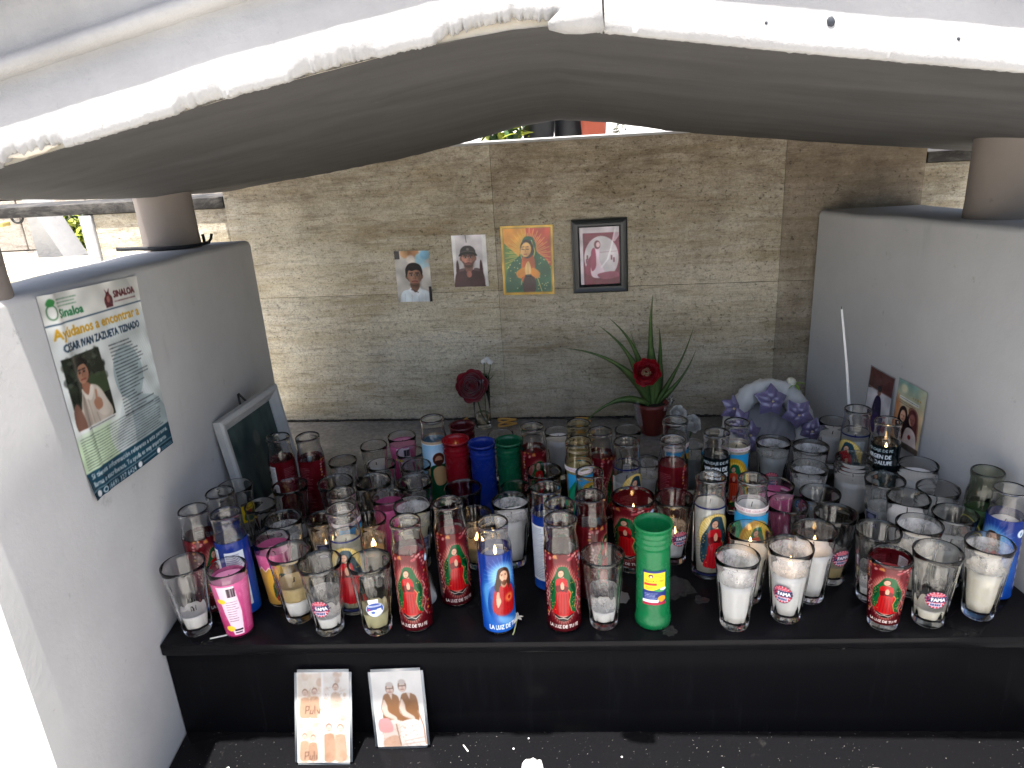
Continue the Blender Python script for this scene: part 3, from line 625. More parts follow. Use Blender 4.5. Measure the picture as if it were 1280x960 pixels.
def art_circle():
    A = Art(104, 150, (116, 22, 54)); A.rect(0, 0, 104, 16, (196, 186, 192)); A.rect(0, 0, 10, 150, (206, 196, 202)); A.rect(10, 16, 13, 150, (90, 14, 40)); A.ell(56, 80, 44, 56, (204, 196, 200)); A.rect(14, 122, 104, 150, (112, 20, 52))
    A.poly([(16, 120), (20, 88), (34, 70), (44, 80), (44, 124)], (140, 40, 74)); A.poly([(28, 108), (36, 72), (44, 52), (52, 58), (50, 84), (62, 112), (66, 130), (34, 130)], (236, 210, 222)); A.ell(46, 46, 8, 11, (110, 50, 62)); A.ell(48, 46, 5, 7, (226, 190, 196)); A.poly([(30, 64), (40, 56), (42, 100), (30, 112)], (160, 50, 90)); A.poly([(46, 122), (90, 116), (100, 130), (60, 136)], (150, 60, 90))
    for x, y in ((80, 74), (86, 80), (18, 72), (16, 82)): A.rect(x, y, x + 4, y + 12, (120, 60, 84))
    A.line([(52, 66), (96, 64)], 1.2, (150, 120, 136)); A.line([(92, 10), (80, 60), (72, 84), (56, 104)], 4, (250, 246, 248), .7); A.poly([(92, 0), (104, 0), (104, 20), (88, 40)], (230, 222, 228), .7); A.grain(8, 5); A.soften(1); return A
def art_card1():
    A = Art(96, 140, (206, 202, 204)); A.rect(0, 0, 96, 44, (94, 54, 46)); A.poly([(0, 0), (96, 0), (96, 30), (0, 50)], (86, 48, 42), smooth=False); A.rect(0, 44, 96, 46, (150, 120, 110)); A.poly([(30, 130), (34, 70), (48, 54), (62, 70), (66, 130)], (40, 34, 58)); A.poly([(36, 140), (40, 96), (60, 96), (64, 140)], (66, 50, 92)); A.ell(48, 46, 7, 9, (130, 96, 84)); A.ell(48, 40, 7, 6, (30, 24, 26)); A.ell(76, 110, 10, 16, (150, 70, 84), .8, 4); A.ell(20, 116, 10, 14, (130, 60, 66), .7, 4); A.grain(12, 4)
    A.line([(1.5, 1.5), (94.5, 1.5), (94.5, 138.5), (1.5, 138.5), (1.5, 1.5)], 3.5, (150, 150, 154)); A.soften(1); return A
def art_card2():
    A = Art(100, 144, (150, 140, 116)); A.grad((112, 150, 142), (206, 180, 140), 0, 60); A.poly([(0, 40), (20, 60), (16, 144), (0, 144)], (206, 120, 66), .7, soft=6); A.ell(24, 18, 12, 9, (214, 206, 170), .8, 6); A.poly([(70, 0), (100, 0), (100, 50), (84, 30)], (206, 196, 160), .6, soft=6)
    A.rect(12, 36, 80, 42, (214, 216, 206)); A.greek(14, 39, 78, 1, 3, (60, 60, 60), 1.4, 0, seed=2); A.greek(14, 46, 74, 2, 4, (80, 70, 66), 1.2, seed=4)
    for x in (58, 66, 74, 82): A.ell(x, 28, 2, 2, (170, 130, 60))
    for x, y in ((34, 76), (66, 74)):
        A.poly([(x - 15, y + 44), (x - 15, y - 8), (x, y - 22), (x + 15, y - 8), (x + 17, y + 44)], (46, 26, 26)); A.ell(x, y, 9.5, 13, SK); A.ell(x + 4, y + 3, 4, 8, SK2, .5, 3)
        for e in (-3.6, 3.6): A.ell(x + e, y - 1, 1.7, 1, (40, 26, 22))
        A.line([(x - 3, y + 7), (x + 3, y + 7)], 1.4, (150, 60, 60))
    A.poly([(50, 60), (62, 48), (82, 58), (90, 100), (88, 130), (76, 100)], (110, 56, 50), .7); A.poly([(44, 130), (50, 100), (66, 92), (84, 104), (88, 144), (40, 144)], (226, 206, 196)); A.ell(66, 112, 5, 5, (150, 50, 46)); A.greek(4, 100, 44, 7, 4.6, (230, 226, 216), 1.3, .3, seed=6); A.poly([(0, 132), (100, 130), (100, 144), (0, 144)], (66, 54, 46), .8); A.grain(10, 4)
    A.line([(1, 1), (99, 1), (99, 143), (1, 143), (1, 1)], 2.4, (150, 150, 146)); A.soften(1); return A
def art_collage():
    A = Art(96, 152, (248, 245, 240)); q = random.Random(11); ink = (150, 112, 92)
    for x0, y0, x1, y1, n, tone in ((3, 3, 45, 78, 2, (238, 226, 210)), (49, 3, 93, 62, 1, (240, 236, 230)), (3, 84, 40, 149, 2, (226, 208, 192)), (44, 66, 93, 149, 2, (240, 232, 228))):
        A.rect(x0, y0, x1, y1, tone)
        for k in range(26): A.ell(q.uniform(x0, x1), q.uniform(y0, y1), q.uniform(2, 7), q.uniform(2, 8), q.choice([(222, 200, 180), (246, 240, 232), (206, 178, 154), (234, 220, 208), (196, 160, 134)]), .5, 2, q.uniform(0, 3))
        for k in range(n):
            cx = x0 + (x1 - x0) * (k + .7) / (n + .4); cy = y0 + (y1 - y0) * q.uniform(.34, .44); r = (x1 - x0) * .105
            A.poly([(cx - r * 2, y1 - 2), (cx - r * 1.9, cy + r * 3), (cx - r, cy + r * 1.7), (cx + r, cy + r * 1.7), (cx + r * 1.9, cy + r * 3), (cx + r * 2, y1 - 2)], q.choice([(178, 134, 104), (214, 190, 170), (196, 154, 124)]), .85); A.ell(cx, cy - r * .3, r * 1.15, r * 1.4, (140, 104, 84), .9); A.ell(cx, cy, r, r * 1.25, (236, 210, 194)); A.line([(cx - r * .5, cy + r * .6), (cx + r * .5, cy + r * .6)], .8, ink); A.line([(cx - r * .6, cy - r * .1), (cx + r * .6, cy - r * .1)], .8, ink, .7)
        for k in range(22):
            x, y, a, l = q.uniform(x0, x1 - 4), q.uniform(y0 + 20, y1 - 3), q.uniform(0, 3.1), q.uniform(2, 8); A.line([(x, y), (x + l * math.cos(a), y + l * math.sin(a) * .6)], .8, ink, .45)
    A.rect(45, 0, 49, 152, (250, 248, 245)); A.rect(0, 78, 46, 84, (250, 248, 245))
    for p in ([(16, 70), (17, 58), (23, 58), (22, 64), (17, 65)], [(26, 64), (24, 70), (29, 70), (30, 64)], [(33, 57), (33, 70)], [(37, 64), (41, 70), (43, 62)], [(14, 146), (15, 134), (21, 134), (20, 140), (15, 141)], [(24, 140), (23, 146), (27, 146), (28, 140)], [(31, 133), (31, 146)], [(35, 139), (35, 146)]): A.line(p, 1.3, (120, 84, 70))
    A.grain(6, 3); A.soften(1, .3); A.c *= .76; return A
def art_couple():
    A = Art(96, 132, (250, 248, 244)); br = (158, 112, 76); out = (150, 112, 92)
    def sitter(cx, hx, hy, top, skirt):
        P = lambda p: [(cx + x, y) for x, y in p]
        A.poly(P([(-14, 44), (-4, 38), (8, 40), (16, 48), (18, 78), (12, 92), (-12, 92), (-18, 76)]), br); A.poly(P([(-14, 48), (-20, 64), (-14, 78), (6, 86), (8, 80), (-6, 70), (-8, 58)]), (236, 214, 198)); A.line(P([(-14, 48), (-20, 64), (-14, 78), (6, 86)]), 1, out); A.poly(P([(-3, 38), (4, 38), (2, 50)]), (238, 216, 200), smooth=False)
        A.ell(hx, hy, 8, 10.5, (128, 96, 80)); A.ell(hx, hy + 2, 6.6, 8.6, (236, 208, 192)); A.ell(hx, hy - 7, 7, 4.5, (206, 196, 188)); A.line([(hx - 6, hy), (hx + 6, hy - .5)], 1.3, (70, 50, 46)); A.line([(hx - 3, hy + 6), (hx + 3, hy + 6)], 1.2, (150, 90, 80)); A.line([(hx, hy + 1), (hx + .6, hy + 4)], .8, out)
        A.poly(P([(-16, 88), (14, 86), (20, 108), (18, 130), (-18, 130), (-20, 106)]), skirt); 
        for k in range(14): A.line(P([(-14 + k * 2.2, 92), (-18 + k * 2.8, 128)]), .7, (190, 150, 130), .5)
    sitter(34, 34, 30, 40, (240, 226, 216)); sitter(68, 58, 26, 40, (246, 238, 230)); A.poly([(8, 84), (26, 82), (34, 96), (30, 106), (8, 104)], (232, 170, 170)); A.poly([(56, 92), (84, 90), (90, 130), (58, 130)], (244, 238, 232), .9)
    q = random.Random(9)
    for k in range(90):
        x, y = q.uniform(10, 88), q.uniform(92, 130); A.line([(x, y), (x + q.uniform(-4, 4), y + q.uniform(-4, 4))], 1.1, (206, 170, 150), .7)
    A.poly([(16, 118), (40, 112), (44, 132), (14, 132)], (206, 160, 130), .7); A.line([(54, 122), (92, 116)], 1.8, (224, 200, 186)); A.line([(54, 128), (92, 124)], 1.8, (214, 190, 176)); A.line([(40, 92), (46, 130)], 1.6, out); A.line([(84, 70), (92, 96), (94, 128)], 2.6, (190, 146, 122)); A.grain(5, 3); A.soften(1, .3); A.c *= .76; return A
def art_teal():
    A = Art(110, 100, (44, 58, 58)); A.grad((58, 74, 74), (30, 38, 38)); q = random.Random(6)
    for k in range(90):
        x, y = q.uniform(0, 110), q.uniform(0, 100); A.ell(x, y, q.uniform(3, 9), q.uniform(10, 26), q.choice([(74, 92, 90), (34, 44, 46), (60, 74, 70), (84, 96, 90)]), .35, 6)
    A.poly([(40, 100), (46, 50), (58, 30), (70, 52), (74, 100)], (84, 90, 84), .5, soft=4); A.ell(58, 30, 7, 9, (120, 116, 104), .5, 4); A.grain(12, 6); return A
def art_poster():
    A = Art(186, 286, (232, 234, 230)); A.rect(0, 56, 186, 240, (222, 230, 230))
    for k in range(40): A.line([(92 + k * 5, 50), (150 + k * 5, 200)], .8, (196, 208, 208), .8); A.line([(200 - k * 5, 50), (130 - k * 5 + 60, 200)], .8, (200, 212, 212), .5)
    A.rect(0, 50, 100, 250, (228, 232, 230), .75)
    A.poly([(0, 200), (60, 190), (120, 232), (110, 250), (0, 250)], (196, 222, 176), .8, soft=8)
    A.ell(122, 140, 32, 44, (172, 190, 194)); A.poly([(92, 180), (112, 176), (140, 180), (176, 200), (186, 250), (70, 250)], (178, 194, 198)); A.poly([(60, 200), (92, 170), (110, 186), (100, 250), (64, 240)], (226, 232, 230), .7)
    A.rect(0, 0, 186, 38, (226, 226, 220)); A.line([(0, 40), (186, 40)], 1.8, (30, 60, 84))
    A.ell(14, 24, 7, 10, (60, 110, 70)); A.ell(14, 24, 5.4, 8.4, (226, 226, 220)); A.poly([(9, 12), (14, 6), (20, 10), (16, 16), (11, 16)], (60, 130, 70)); A.greek(24, 9, 60, 3, 4.4, (60, 120, 80), 1.3, .2, seed=1); A.text("Sinaloa", 24, 33, 16, (24, 110, 60), 42, bold=.5)
    A.poly([(113, 10), (118, 15), (123, 10), (122, 17), (127, 24), (126, 33), (122, 36), (114, 36), (110, 32), (110, 24), (115, 17)], (92, 30, 36)); A.rect(111, 33, 126, 37, (92, 30, 36)); A.ell(118, 25, 3.4, 5, (170, 110, 100)); A.text("SINALOA", 131, 25, 14, (90, 26, 34), 46, bold=.6); A.greek(131, 31, 176, 1, 4, (100, 50, 56), 1.6, 0, seed=2)
    A.text("Ayúdanos a encontrar a", 8, 60, 20, (206, 156, 40), 168, bold=.6); A.text("CESAR IVAN ZAZUETA TIZNADO", 16, 78, 15, (26, 48, 74), 154, bold=.45)
    A.greek(96, 90, 168, 22, 5.2, (44, 48, 54), 1.5, .62, seed=5)
    A.rect(9, 86, 77, 186, (40, 44, 36)); q = random.Random(12)
    for k in range(70): A.ell(q.uniform(10, 76), q.uniform(88, 130), q.uniform(2, 7), q.uniform(2, 7), q.choice([(28, 32, 26), (60, 66, 52), (86, 92, 80), (46, 52, 40)]), .6, 2, clip=True)
    A.rect(46, 120, 77, 150, (66, 82, 52), .7)
    A.poly([(18, 186), (20, 156), (26, 140), (34, 132), (46, 131), (58, 138), (66, 156), (71, 186)], (200, 188, 174)); A.poly([(32, 126), (44, 128), (46, 140), (40, 146), (33, 138)], (150, 104, 84)); A.poly([(30, 132), (38, 144), (46, 132), (50, 138), (40, 152), (28, 140)], (222, 212, 200)); A.poly([(20, 186), (24, 152), (31, 142), (33, 186)], (170, 156, 144)); A.poly([(54, 138), (64, 152), (70, 176), (58, 182), (46, 170), (56, 162)], (214, 203, 190)); A.line([(56, 162), (48, 170)], 1.4, (150, 136, 124)); A.line([(36, 150), (37, 184)], 1.2, (166, 152, 140)); A.line([(44, 172), (46, 186)], 1.2, (160, 146, 134)); A.ell(38, 110, 13, 16, (30, 24, 22)); A.ell(38, 113, 11, 14, (176, 128, 104), rot=.2); A.ell(43, 116, 5, 10, (140, 96, 78), .5, 3)
    for e in (-4.4, 4): A.ell(38 + e, 111, 2.2, 1.2, (40, 26, 22)); A.line([(35 + e, 107.4), (41 + e, 107.4)], 1.5, (40, 28, 24))
    A.line([(38, 112), (37.6, 117)], 1.2, (136, 90, 72)); A.line([(34, 121), (42, 121)], 1.8, (130, 66, 60)); A.poly([(24, 104), (28, 94), (40, 91), (50, 97), (51, 108), (45, 101), (33, 102), (27, 110)], (28, 22, 20)); A.poly([(44, 156), (52, 152), (58, 158), (56, 168), (46, 168)], (176, 128, 104)); A.line([(50, 153), (52, 142)], 3.4, (180, 132, 108)); A.poly([(8, 160), (16, 150), (22, 186), (8, 186)], (120, 88, 76))
    A.rect(0, 186, 77, 191, (228, 232, 228)); A.greek(24, 189, 74, 1, 4, (70, 70, 74), 1.4, 0, seed=3)
    A.greek(6, 198, 180, 12, 4.0, (74, 84, 86), 1.3, .1, seed=8)
    A.rect(0, 246, 186, 274, (36, 74, 92)); A.rect(0, 274, 186, 286, (28, 62, 80)); A.line([(0, 273.6), (186, 273.6)], 1, (170, 190, 196))
    A.text("Si tienes información referente a esta persona,", 8, 257, 11, (232, 238, 240), 170, bold=.2); A.text("llama o escríbenos. Tu ayuda es muy importante.", 8, 269, 11, (232, 238, 240), 164, bold=.2)
    A.c *= .9
    A.ell(12, 280, 4.6, 4.6, (236, 240, 242)); A.ell(24, 280, 4.4, 4.4, (236, 240, 242)); A.ell(24, 280, 3, 3, (28, 62, 80)); A.text("(669) 327 6424", 32, 284, 11, (226, 234, 238), 56); A.ell(98, 280, 4.6, 4.6, (236, 240, 242)); A.greek(106, 280, 138, 1, 4, (180, 200, 206), 1.4, 0, seed=7); A.ell(146, 280, 4.6, 4.6, (236, 240, 242)); A.greek(154, 280, 182, 2, 3, (180, 200, 206), 1, 0, seed=9)
    A.soften(1); return A

# ------------------------------------------------------------------ setting: ground, grave walls, shelf
def D(x): return .9664 - .0513 * x            # the stone wall behind, seen slightly askew
def LX(y): return -.649 - .069 * y           # inner face of the left side wall
def RX(y): return .8745 - .165 * y            # inner face of the right side wall
def make_ground():
    m = mat("worn_concrete", (.36, .34, .31), .85, .2); t = NT(m)
    t.color(t.mix(t.ramp(t.noise(3, 7, .65), [(.3, 0.), (.7, 1.)]), (.42, .405, .375), (.56, .54, .50))); t.bump(t.noise(30, 5), .4, .01); return m
g = link("ground", pyd("ground", [(-400, -400, -.42), (400, -400, -.42), (400, 400, -.42), (-400, 400, -.42)], [(0, 1, 2, 3)]), make_ground()); tag(g, None, None, kind='structure')

def wall_mesh(name, rows, n=60, bv=.012):
    """rows: list along y of (y, x_in, x_out, top); prism with rounded top edges, slightly wavy"""
    V = []; F = []; prof_n = 0
    for y, xi, xo, zt in rows:
        s = 1 if xo > xi else -1
        pr = [(xi, -.42), (xi, zt - bv), (xi + s * bv * .3, zt - bv * .3), (xi + s * bv, zt), (xo - s * bv, zt), (xo - s * bv * .3, zt - bv * .3), (xo, zt - bv), (xo, -.42)]
        prof_n = len(pr); V += [(x, y, z) for x, z in pr]
    for i in range(len(rows) - 1):
        for k in range(prof_n - 1):
            a = i * prof_n + k; F.append((a, a + 1, a + 1 + prof_n, a + prof_n))
    F.append(tuple(range(prof_n))); F.append(tuple(range((len(rows) - 1) * prof_n, len(rows) * prof_n)))
    me = pyd(name, V, F); bm = bmesh.new(); bm.from_mesh(me); bmesh.ops.recalc_face_normals(bm, faces=bm.faces); bm.to_mesh(me); bm.free()
    me.shade_smooth(); me.set_sharp_from_angle(angle=rad(50)); return me
def jit(y, a=.002, s=6): return a * mnoise.noise(Vector((y * s, 3.3, a * 900)))
ys = np.linspace(-.302, .805, 40)
lw = link("side_wall", wall_mesh("side_wall", [(y, LX(y) + jit(y, .001), LX(y) - .105 - .08 * (y + .315), interp([-.302, -.152, -.014, .161, .416, .80], [.662, .650, .637, .627, .609, .577], y) + jit(y, .004)) for y in ys]), M_WALL)
tag(lw, "grey painted low wall at the left with the paper poster stuck on it", "wall", "side walls of the shrine")
ys = np.linspace(-.3, .912, 40)
rw = link("side_wall", wall_mesh("side_wall", [(y, RX(y) + jit(y, .001), RX(y) + .16 + .08 * (y + .3), interp([-.3, .25, .518, .939], [.655, .611, .592, .561], y) + jit(y + 9, .004)) for y in ys]), M_WALL)
tag(rw, "grey painted low wall at the right with two photo cards stuck on it", "wall", "side walls of the shrine")

def column(x, y, r, z0, z1, label):
    n = 48; prof = [(r * 1.02, z0 - .02), (r * 1.015, z0 + .01), (r, z0 + .03)] + [(r * (1 + .004 * math.sin(k)), z0 + .03 + (z1 - z0 - .05) * k / 6) for k in range(1, 7)] + [(r * 1.01, z1 + .04)]
    v, f = lathe(prof, n, lambda a, z, rr: 1 + .006 * mnoise.noise(Vector((math.cos(a) * 2, math.sin(a) * 2, z * 9))))
    o = link("column", pyd("column", [(p[0], p[1], p[2]) for p in v], f), M_COL); o.location = (x, y, 0)
    tag(o, label, "column", "round columns carrying the roof"); return o
column(-.806, .62, .0605, .592, .715, "short beige column on the left wall with the black cord at its foot")
column(-.703, -.13, .058, .64, .79, "beige column at the left picture edge, only its side showing")
column(.916, .45, .072, .596, .77, "short brownish column standing on the right wall")

# shelf and steps
def poly_slab(name, pts, z0, z1, m, parent=None, bw=.003):
    n = len(pts); v = [(x, y, z0) for x, y in pts] + [(x, y, z1) for x, y in pts]
    f = [tuple(range(n - 1, -1, -1)), tuple(range(n, 2 * n))] + [(i, (i + 1) % n, (i + 1) % n + n, i + n) for i in range(n)]
    me = pyd(name, v, f); bevel(me, bw, 2); return link(name, me, m, parent)
sh = thing("granite_shelf", "black polished granite shelf crowded with candles between the grey walls", "shelf")
poly_slab("shelf_top", [(LX(0) + .001, -.007), (RX(0) - .001, -.007), (RX(.9) - .001, D(.72) - .004), (-.86, D(-.79) - .004), (-.86, .82), (LX(.82) + .001, .806)], -.022, 0, M_GRAN, sh, .0025)
poly_slab("riser", [(LX(0) + .001, .003), (RX(0) - .001, .003), (RX(.9) - .001, D(.72) - .006), (-.86, D(-.79) - .006), (-.86, .82), (LX(.82) + .001, .806)], -.215, -.0225, M_RISER, sh, .001)
st = poly_slab("lower_step", [(LX(-.28) + .0015, -.28), (RX(-.28) - .0015, -.28), (RX(.05) - .0015, .05), (LX(.05) + .0015, .05)], -.42, -.2035, M_STEP, None, .003)
tag(st, "black granite lower step speckled with white wax crumbs", "step")

# travertine wall behind: large stone panels, a thin white capping, granite copings on the wings
bw = thing("stone_wall", "stained travertine wall behind the candles with pictures stuck on it", "wall", (0, D(0), 0), math.atan(-.0513))
def panel(x0, x1, z0, z1, m, y0=0, th=.045):
    me = pyd("stone_panel", *box(x0 + .0003, x1 - .0003, y0, y0 + th, z0 + .0003, z1 - .0003)); bevel(me, .0008, 2); return link("stone_panel", me, m, bw)
ZC = .764
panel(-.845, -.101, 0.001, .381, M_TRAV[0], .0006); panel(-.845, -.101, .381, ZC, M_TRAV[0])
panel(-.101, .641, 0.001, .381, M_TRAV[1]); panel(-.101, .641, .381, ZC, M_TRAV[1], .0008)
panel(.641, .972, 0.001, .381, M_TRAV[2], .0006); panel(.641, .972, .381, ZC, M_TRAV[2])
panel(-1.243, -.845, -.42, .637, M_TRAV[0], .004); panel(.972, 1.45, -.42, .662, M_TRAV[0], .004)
link("wall_core", pyd("wall_core", *box(-1.262, 1.45, .047, .115, -.42, .635)), M_TRAV[1], bw); link("wall_core", pyd("wall_core", *box(-.845, .972, .0465, .114, .6355, ZC - .002)), M_TRAV[1], bw)
link("edge_post", bevel(pyd("edge_post", *box(-1.283, -1.2445, -.003, .118, -.42, .636)), .003), M_WHITE, bw)
link("capping", bevel(pyd("capping", *box(-.846, .973, -.004, .117, ZC, ZC + .006)), .0015), M_WHITE, bw)
link("wing_coping", bevel(pyd("wing_coping", *box(-1.95, -.8465, -.002, .13, .6385, .668)), .003), M_BEAM, bw); link("wing_coping", bevel(pyd("wing_coping", *box(.9735, 1.5, -.002, .13, .6635, .689)), .003), M_BEAM, bw)
gro = pyd("base_grout", *merge([box(x, x + .0115, -.006 - .003 * abs(mnoise.noise(Vector((x * 30, 0, 0)))), .0004, .0005, .0035 + .004 * abs(mnoise.noise(Vector((x * 40, 5, 0))))) for x in np.arange(-.79, .72, .0118)])); link("base_grout", gro, mat("dark_grout", (.035, .032, .028), .9), bw)

# ------------------------------------------------------------------ roof: a shallow vaulted gable of plastered concrete
YF = -.15
FX = [-.80, -.584, -.279, -.093, .03, .078, .125, .335, .569, .913, 1.02]; FZ = [.774, .813, .876, .908, .922, .922, .913, .880, .846, .795, .778]
BX = [-.862, -.722, -.516, -.339, -.145, -.019, .083, .202, .341, .67, .897, 1.10]; BZ = [.675, .692, .715, .738, .772, .800, .811, .798, .770, .727, .703, .680]
def roof_pt(t, s):
    xf_ = (-.80 + t / .5 * .878) if t < .5 else (.078 + (t - .5) / .5 * .942)
    xb = (-.862 + t / .5 * .945) if t < .5 else (.083 + (t - .5) / .5 * 1.017)
    zf = interp(FX, FZ, xf_); zb = interp(BX, BZ, xb); k = s
    x = xf_ * (1 - s) + xb * s; y = YF * (1 - s) + (D(xb) - .006) * s
    z = zf * (1 - k) + zb * k - .009 * math.sin(math.pi * s) ** 1.2
    z += .0022 * mnoise.noise(Vector((x * 5, y * 5, 1))) + .0011 * mnoise.noise(Vector((x * 17, y * 9, 4)))
    e = min(t, 1 - t)
    if e < .028: z += .022 * (1 - e / .028) ** 2
    if s > .965: z += .010 * ((s - .965) / .035) ** 2 + .0016 * mnoise.noise(Vector((x * 45, 2, 2)))
    return x, y, z
rf = thing("shrine_roof", "white plastered gable roof slab with grey underside over the candles", "roof")
nx, ny = 150, 60; V = []; F = []
for j in range(ny + 1):
    for i in range(nx + 1): V.append(roof_pt(i / nx, .012 + .988 * j / ny))
for j in range(ny):
    for i in range(nx): a = j * (nx + 1) + i; F.append((a, a + nx + 1, a + nx + 2, a + 1))
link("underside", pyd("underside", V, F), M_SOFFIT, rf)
V = []; F = []
for j in range(13):
    for i in range(61):
        x, y, z = roof_pt(i / 60, j / 12); V.append((x, y - .01 * (j == 0), z + .055 + .15 * (1 - j / 12)))
for j in range(12):
    for i in range(60): a = j * 61 + i; F.append((a, a + 1, a + 62, a + 61))
def rim_strip(idx_bot, top_fn):
    v = []; f = []
    for p in idx_bot: v.append(p); v.append(top_fn(p))
    for i in range(len(idx_bot) - 1): f.append((2 * i, 2 * i + 1, 2 * i + 3, 2 * i + 2))
    return v, f
parts = [(V, F)]
parts.append(rim_strip([roof_pt(i / 60, 1) for i in range(61)], lambda p: (p[0], p[1], p[2] + .0551)))
for t in (0, 1): parts.append(rim_strip([roof_pt(t, j / 40) for j in range(41)], lambda p: (p[0], p[1], p[2] + .055 + .15 * max(0, 1 - (p[1] - YF) / (D(0) - YF)))))
link("roof_deck", pyd("roof_deck", *merge(parts)), M_WHITE, rf)
PROF = [(.052, .004), (.012, -.003), (.002, -.0032), (-.001, -.001), (-.001, .007), (.003, .018), (.008, .031), (.014, .045), (.020, .058), (.026, .072), (.030, .086), (.030, .091), (.019, .0935), (.013, .100), (.0135, .107), (.021, .1125), (.031, .1155), (.035, .124), (.035, .14), (.034, .155), (.042, .18), (.056, .205), (.062, .212), (.10, .214)]
def fascia(x0, x1, n, seed, rough):
    V = []; F = []; P = len(PROF)
    for i in range(n + 1):
        x = x0 + (x1 - x0) * i / n; z = interp(FX, FZ, x)
        jag = rough * (.35 * mnoise.noise(Vector((x * 30, seed, 0))) + .5 * mnoise.noise(Vector((x * 130, seed, 3))) + .6 * mnoise.noise(Vector((x * 380, seed, 7))))
        for k, (py, pz) in enumerate(PROF):
            low = max(0, 1 - max(0, pz) / .016)
            dz = jag * low; dy = (.0012 * mnoise.noise(Vector((x * 14, pz * 60, seed))) + .0007 * mnoise.noise(Vector((x * 60, pz * 160, seed + 4))))
            if rough > .003:     # bites broken out of the lower roll
                for cx, cw, cd in ((-.545, .045, .012), (.02, .075, .013), (-.17, .05, .005), (-.33, .03, .004)):
                    b = max(0, 1 - ((x - cx) / cw) ** 2) ** .3 if abs(x - cx) < cw else 0
                    b *= .8 + .45 * mnoise.noise(Vector((x * 110, cx, 2))) + .3 * mnoise.noise(Vector((x * 320, cx, 5))); dz += cd * b * low; dy += .010 * b * low
            V.append((x, YF + py + dy, z + pz + dz))
    for i in range(n):
        for k in range(P - 1): a = i * P + k; F.append((a, a + 1, a + P + 1, a + P))
    me = pyd("fascia_moulding", V, F); me.flip_normals(); me.set_sharp_from_angle(angle=rad(60)); return me
link("fascia_moulding", fascia(-.81, .1275, 640, 1, .0032), M_WHITE, rf); link("fascia_moulding", fascia(.1295, 1.03, 300, 2, .0016), M_WHITE, rf)
v = []; f = []
for i in range(181):
    x = -.80 + 1.82 * i / 180; z = interp(FX, FZ, x); v += [(x, YF + .016 + .003 * mnoise.noise(Vector((x * 50, 1, 5))), z - .002), (x, YF + .020 + .004 * mnoise.noise(Vector((x * 60, 1, 5))), z + .014), (x, YF + .042, z + .06)]
for i in range(180): a = 3 * i; f += [(a, a + 3, a + 4, a + 1), (a + 1, a + 4, a + 5, a + 2)]
link("bare_edge", pyd("bare_edge", v, f), M_CHIP, rf)
def lump(pts, r, seed, m, name, sq=(1, 1, 1)):
    v, f = tube(pts, r, 14); c = Vector(np.mean(np.array([tuple(p) for p in pts]), 0))
    v = [tuple(c + Vector(((p[0] - c.x) * sq[0], (p[1] - c.y) * sq[1], (p[2] - c.z) * sq[2])) + Vector((mnoise.noise(Vector(p) * 60 + Vector((seed, 0, 0))), mnoise.noise(Vector(p) * 60 + Vector((0, seed, 0))), mnoise.noise(Vector(p) * 60 + Vector((0, 0, seed))))) * .0022) for p in v]
    return link(name, pyd(name, v, f), m, rf)
lump([(.070, YF - .002, .9195), (.085, YF - .005, .922), (.105, YF - .007, .9235), (.1265, YF - .007, .925)], lambda t: .004 + .011 * min(1, t * 2.2), 3, M_WHITE, "plaster_lump")
for x0, x1, dz, r in ((-.58, -.515, .008, .0070), (-.065, -.03, .024, .0075)):
    pts = [(x, YF + .012 + .003 * mnoise.noise(Vector((x * 50, 1, 1))), interp(FX, FZ, x) + dz * .6 + .003 * mnoise.noise(Vector((x * 40, 2, 0)))) for x in np.linspace(x0, x1, 14)]
    lump(pts, lambda t, r=r: r * (.3 + .7 * math.sin(math.pi * min(max(t, .04), .96))) * (.75 + .5 * abs(mnoise.noise(Vector((t * 9, r * 900, 1))))) , 9 + x0, M_CHIP, "bare_patch", (1, .9, .75))
for x, z, r in ((.367, .905, .0045), (.2, .912, .003), (.50, .880, .002), (.30, .908, .0018)):
    v, f = lathe([(0, 0), (r, .0006), (r * .7, .002), (0, .0024)], 9, lambda a, zz, rr: 1 + .4 * mnoise.noise(Vector((math.cos(a) * 2, math.sin(a) * 2, x * 50))))
    o = link("paint_hole", pyd("paint_hole", *xf((v, f), Matrix.Translation((x, YF + .006, z)) @ Matrix.Rotation(rad(90), 4, 'X'))), mat("dark_hole", (.03, .035, .045), .8), rf)

# ------------------------------------------------------------------ what shows beyond: plant pots behind the wall top, the next graves at left
pl = link("planter_ledge", pyd("planter_ledge", *box(-.7, .9, 1.07, 1.5, -.42, .752)), M_WHITE); tag(pl, "white ledge behind the stone wall where the flowerpots stand", "ledge")
def pot(x, y, r, h, m, label, name="flower_pot", group="flowerpots behind the stone wall"):
    t = thing(name, label, "flower pot", (x, y, .752), 0, group)
    v, f = lathe([(0, 0), (r * .8, 0), (r * .98, h * .82), (r * 1.08, h * .82), (r * 1.1, h), (r * 1.0, h), (r * .95, h * .85), (0, h * .84)], 36); link("pot", pyd("pot", v, f), m, t); return t
MB = mat("black_nursery_plastic", (.018, .02, .024), .45); MT = mat("terracotta_paint", (.46, .10, .055), .6)
pot(.022, 1.18, .052, .14, MB, "black plastic flowerpot left of the other black pot, behind the wall top"); pot(.108, 1.21, .050, .14, MB, "black plastic flowerpot touching the orange one, behind the wall top"); pot(.176, 1.16, .040, .12, MT, "orange terracotta flowerpot seen through the gap under the roof")
M_LEAF = mat("dark_green_leaf", (.035, .085, .025), .45); M_LEAFY = mat("yellow_green_leaf", (.26, .30, .03), .5); M_STEM = mat("green_stem", (.06, .13, .035), .5)
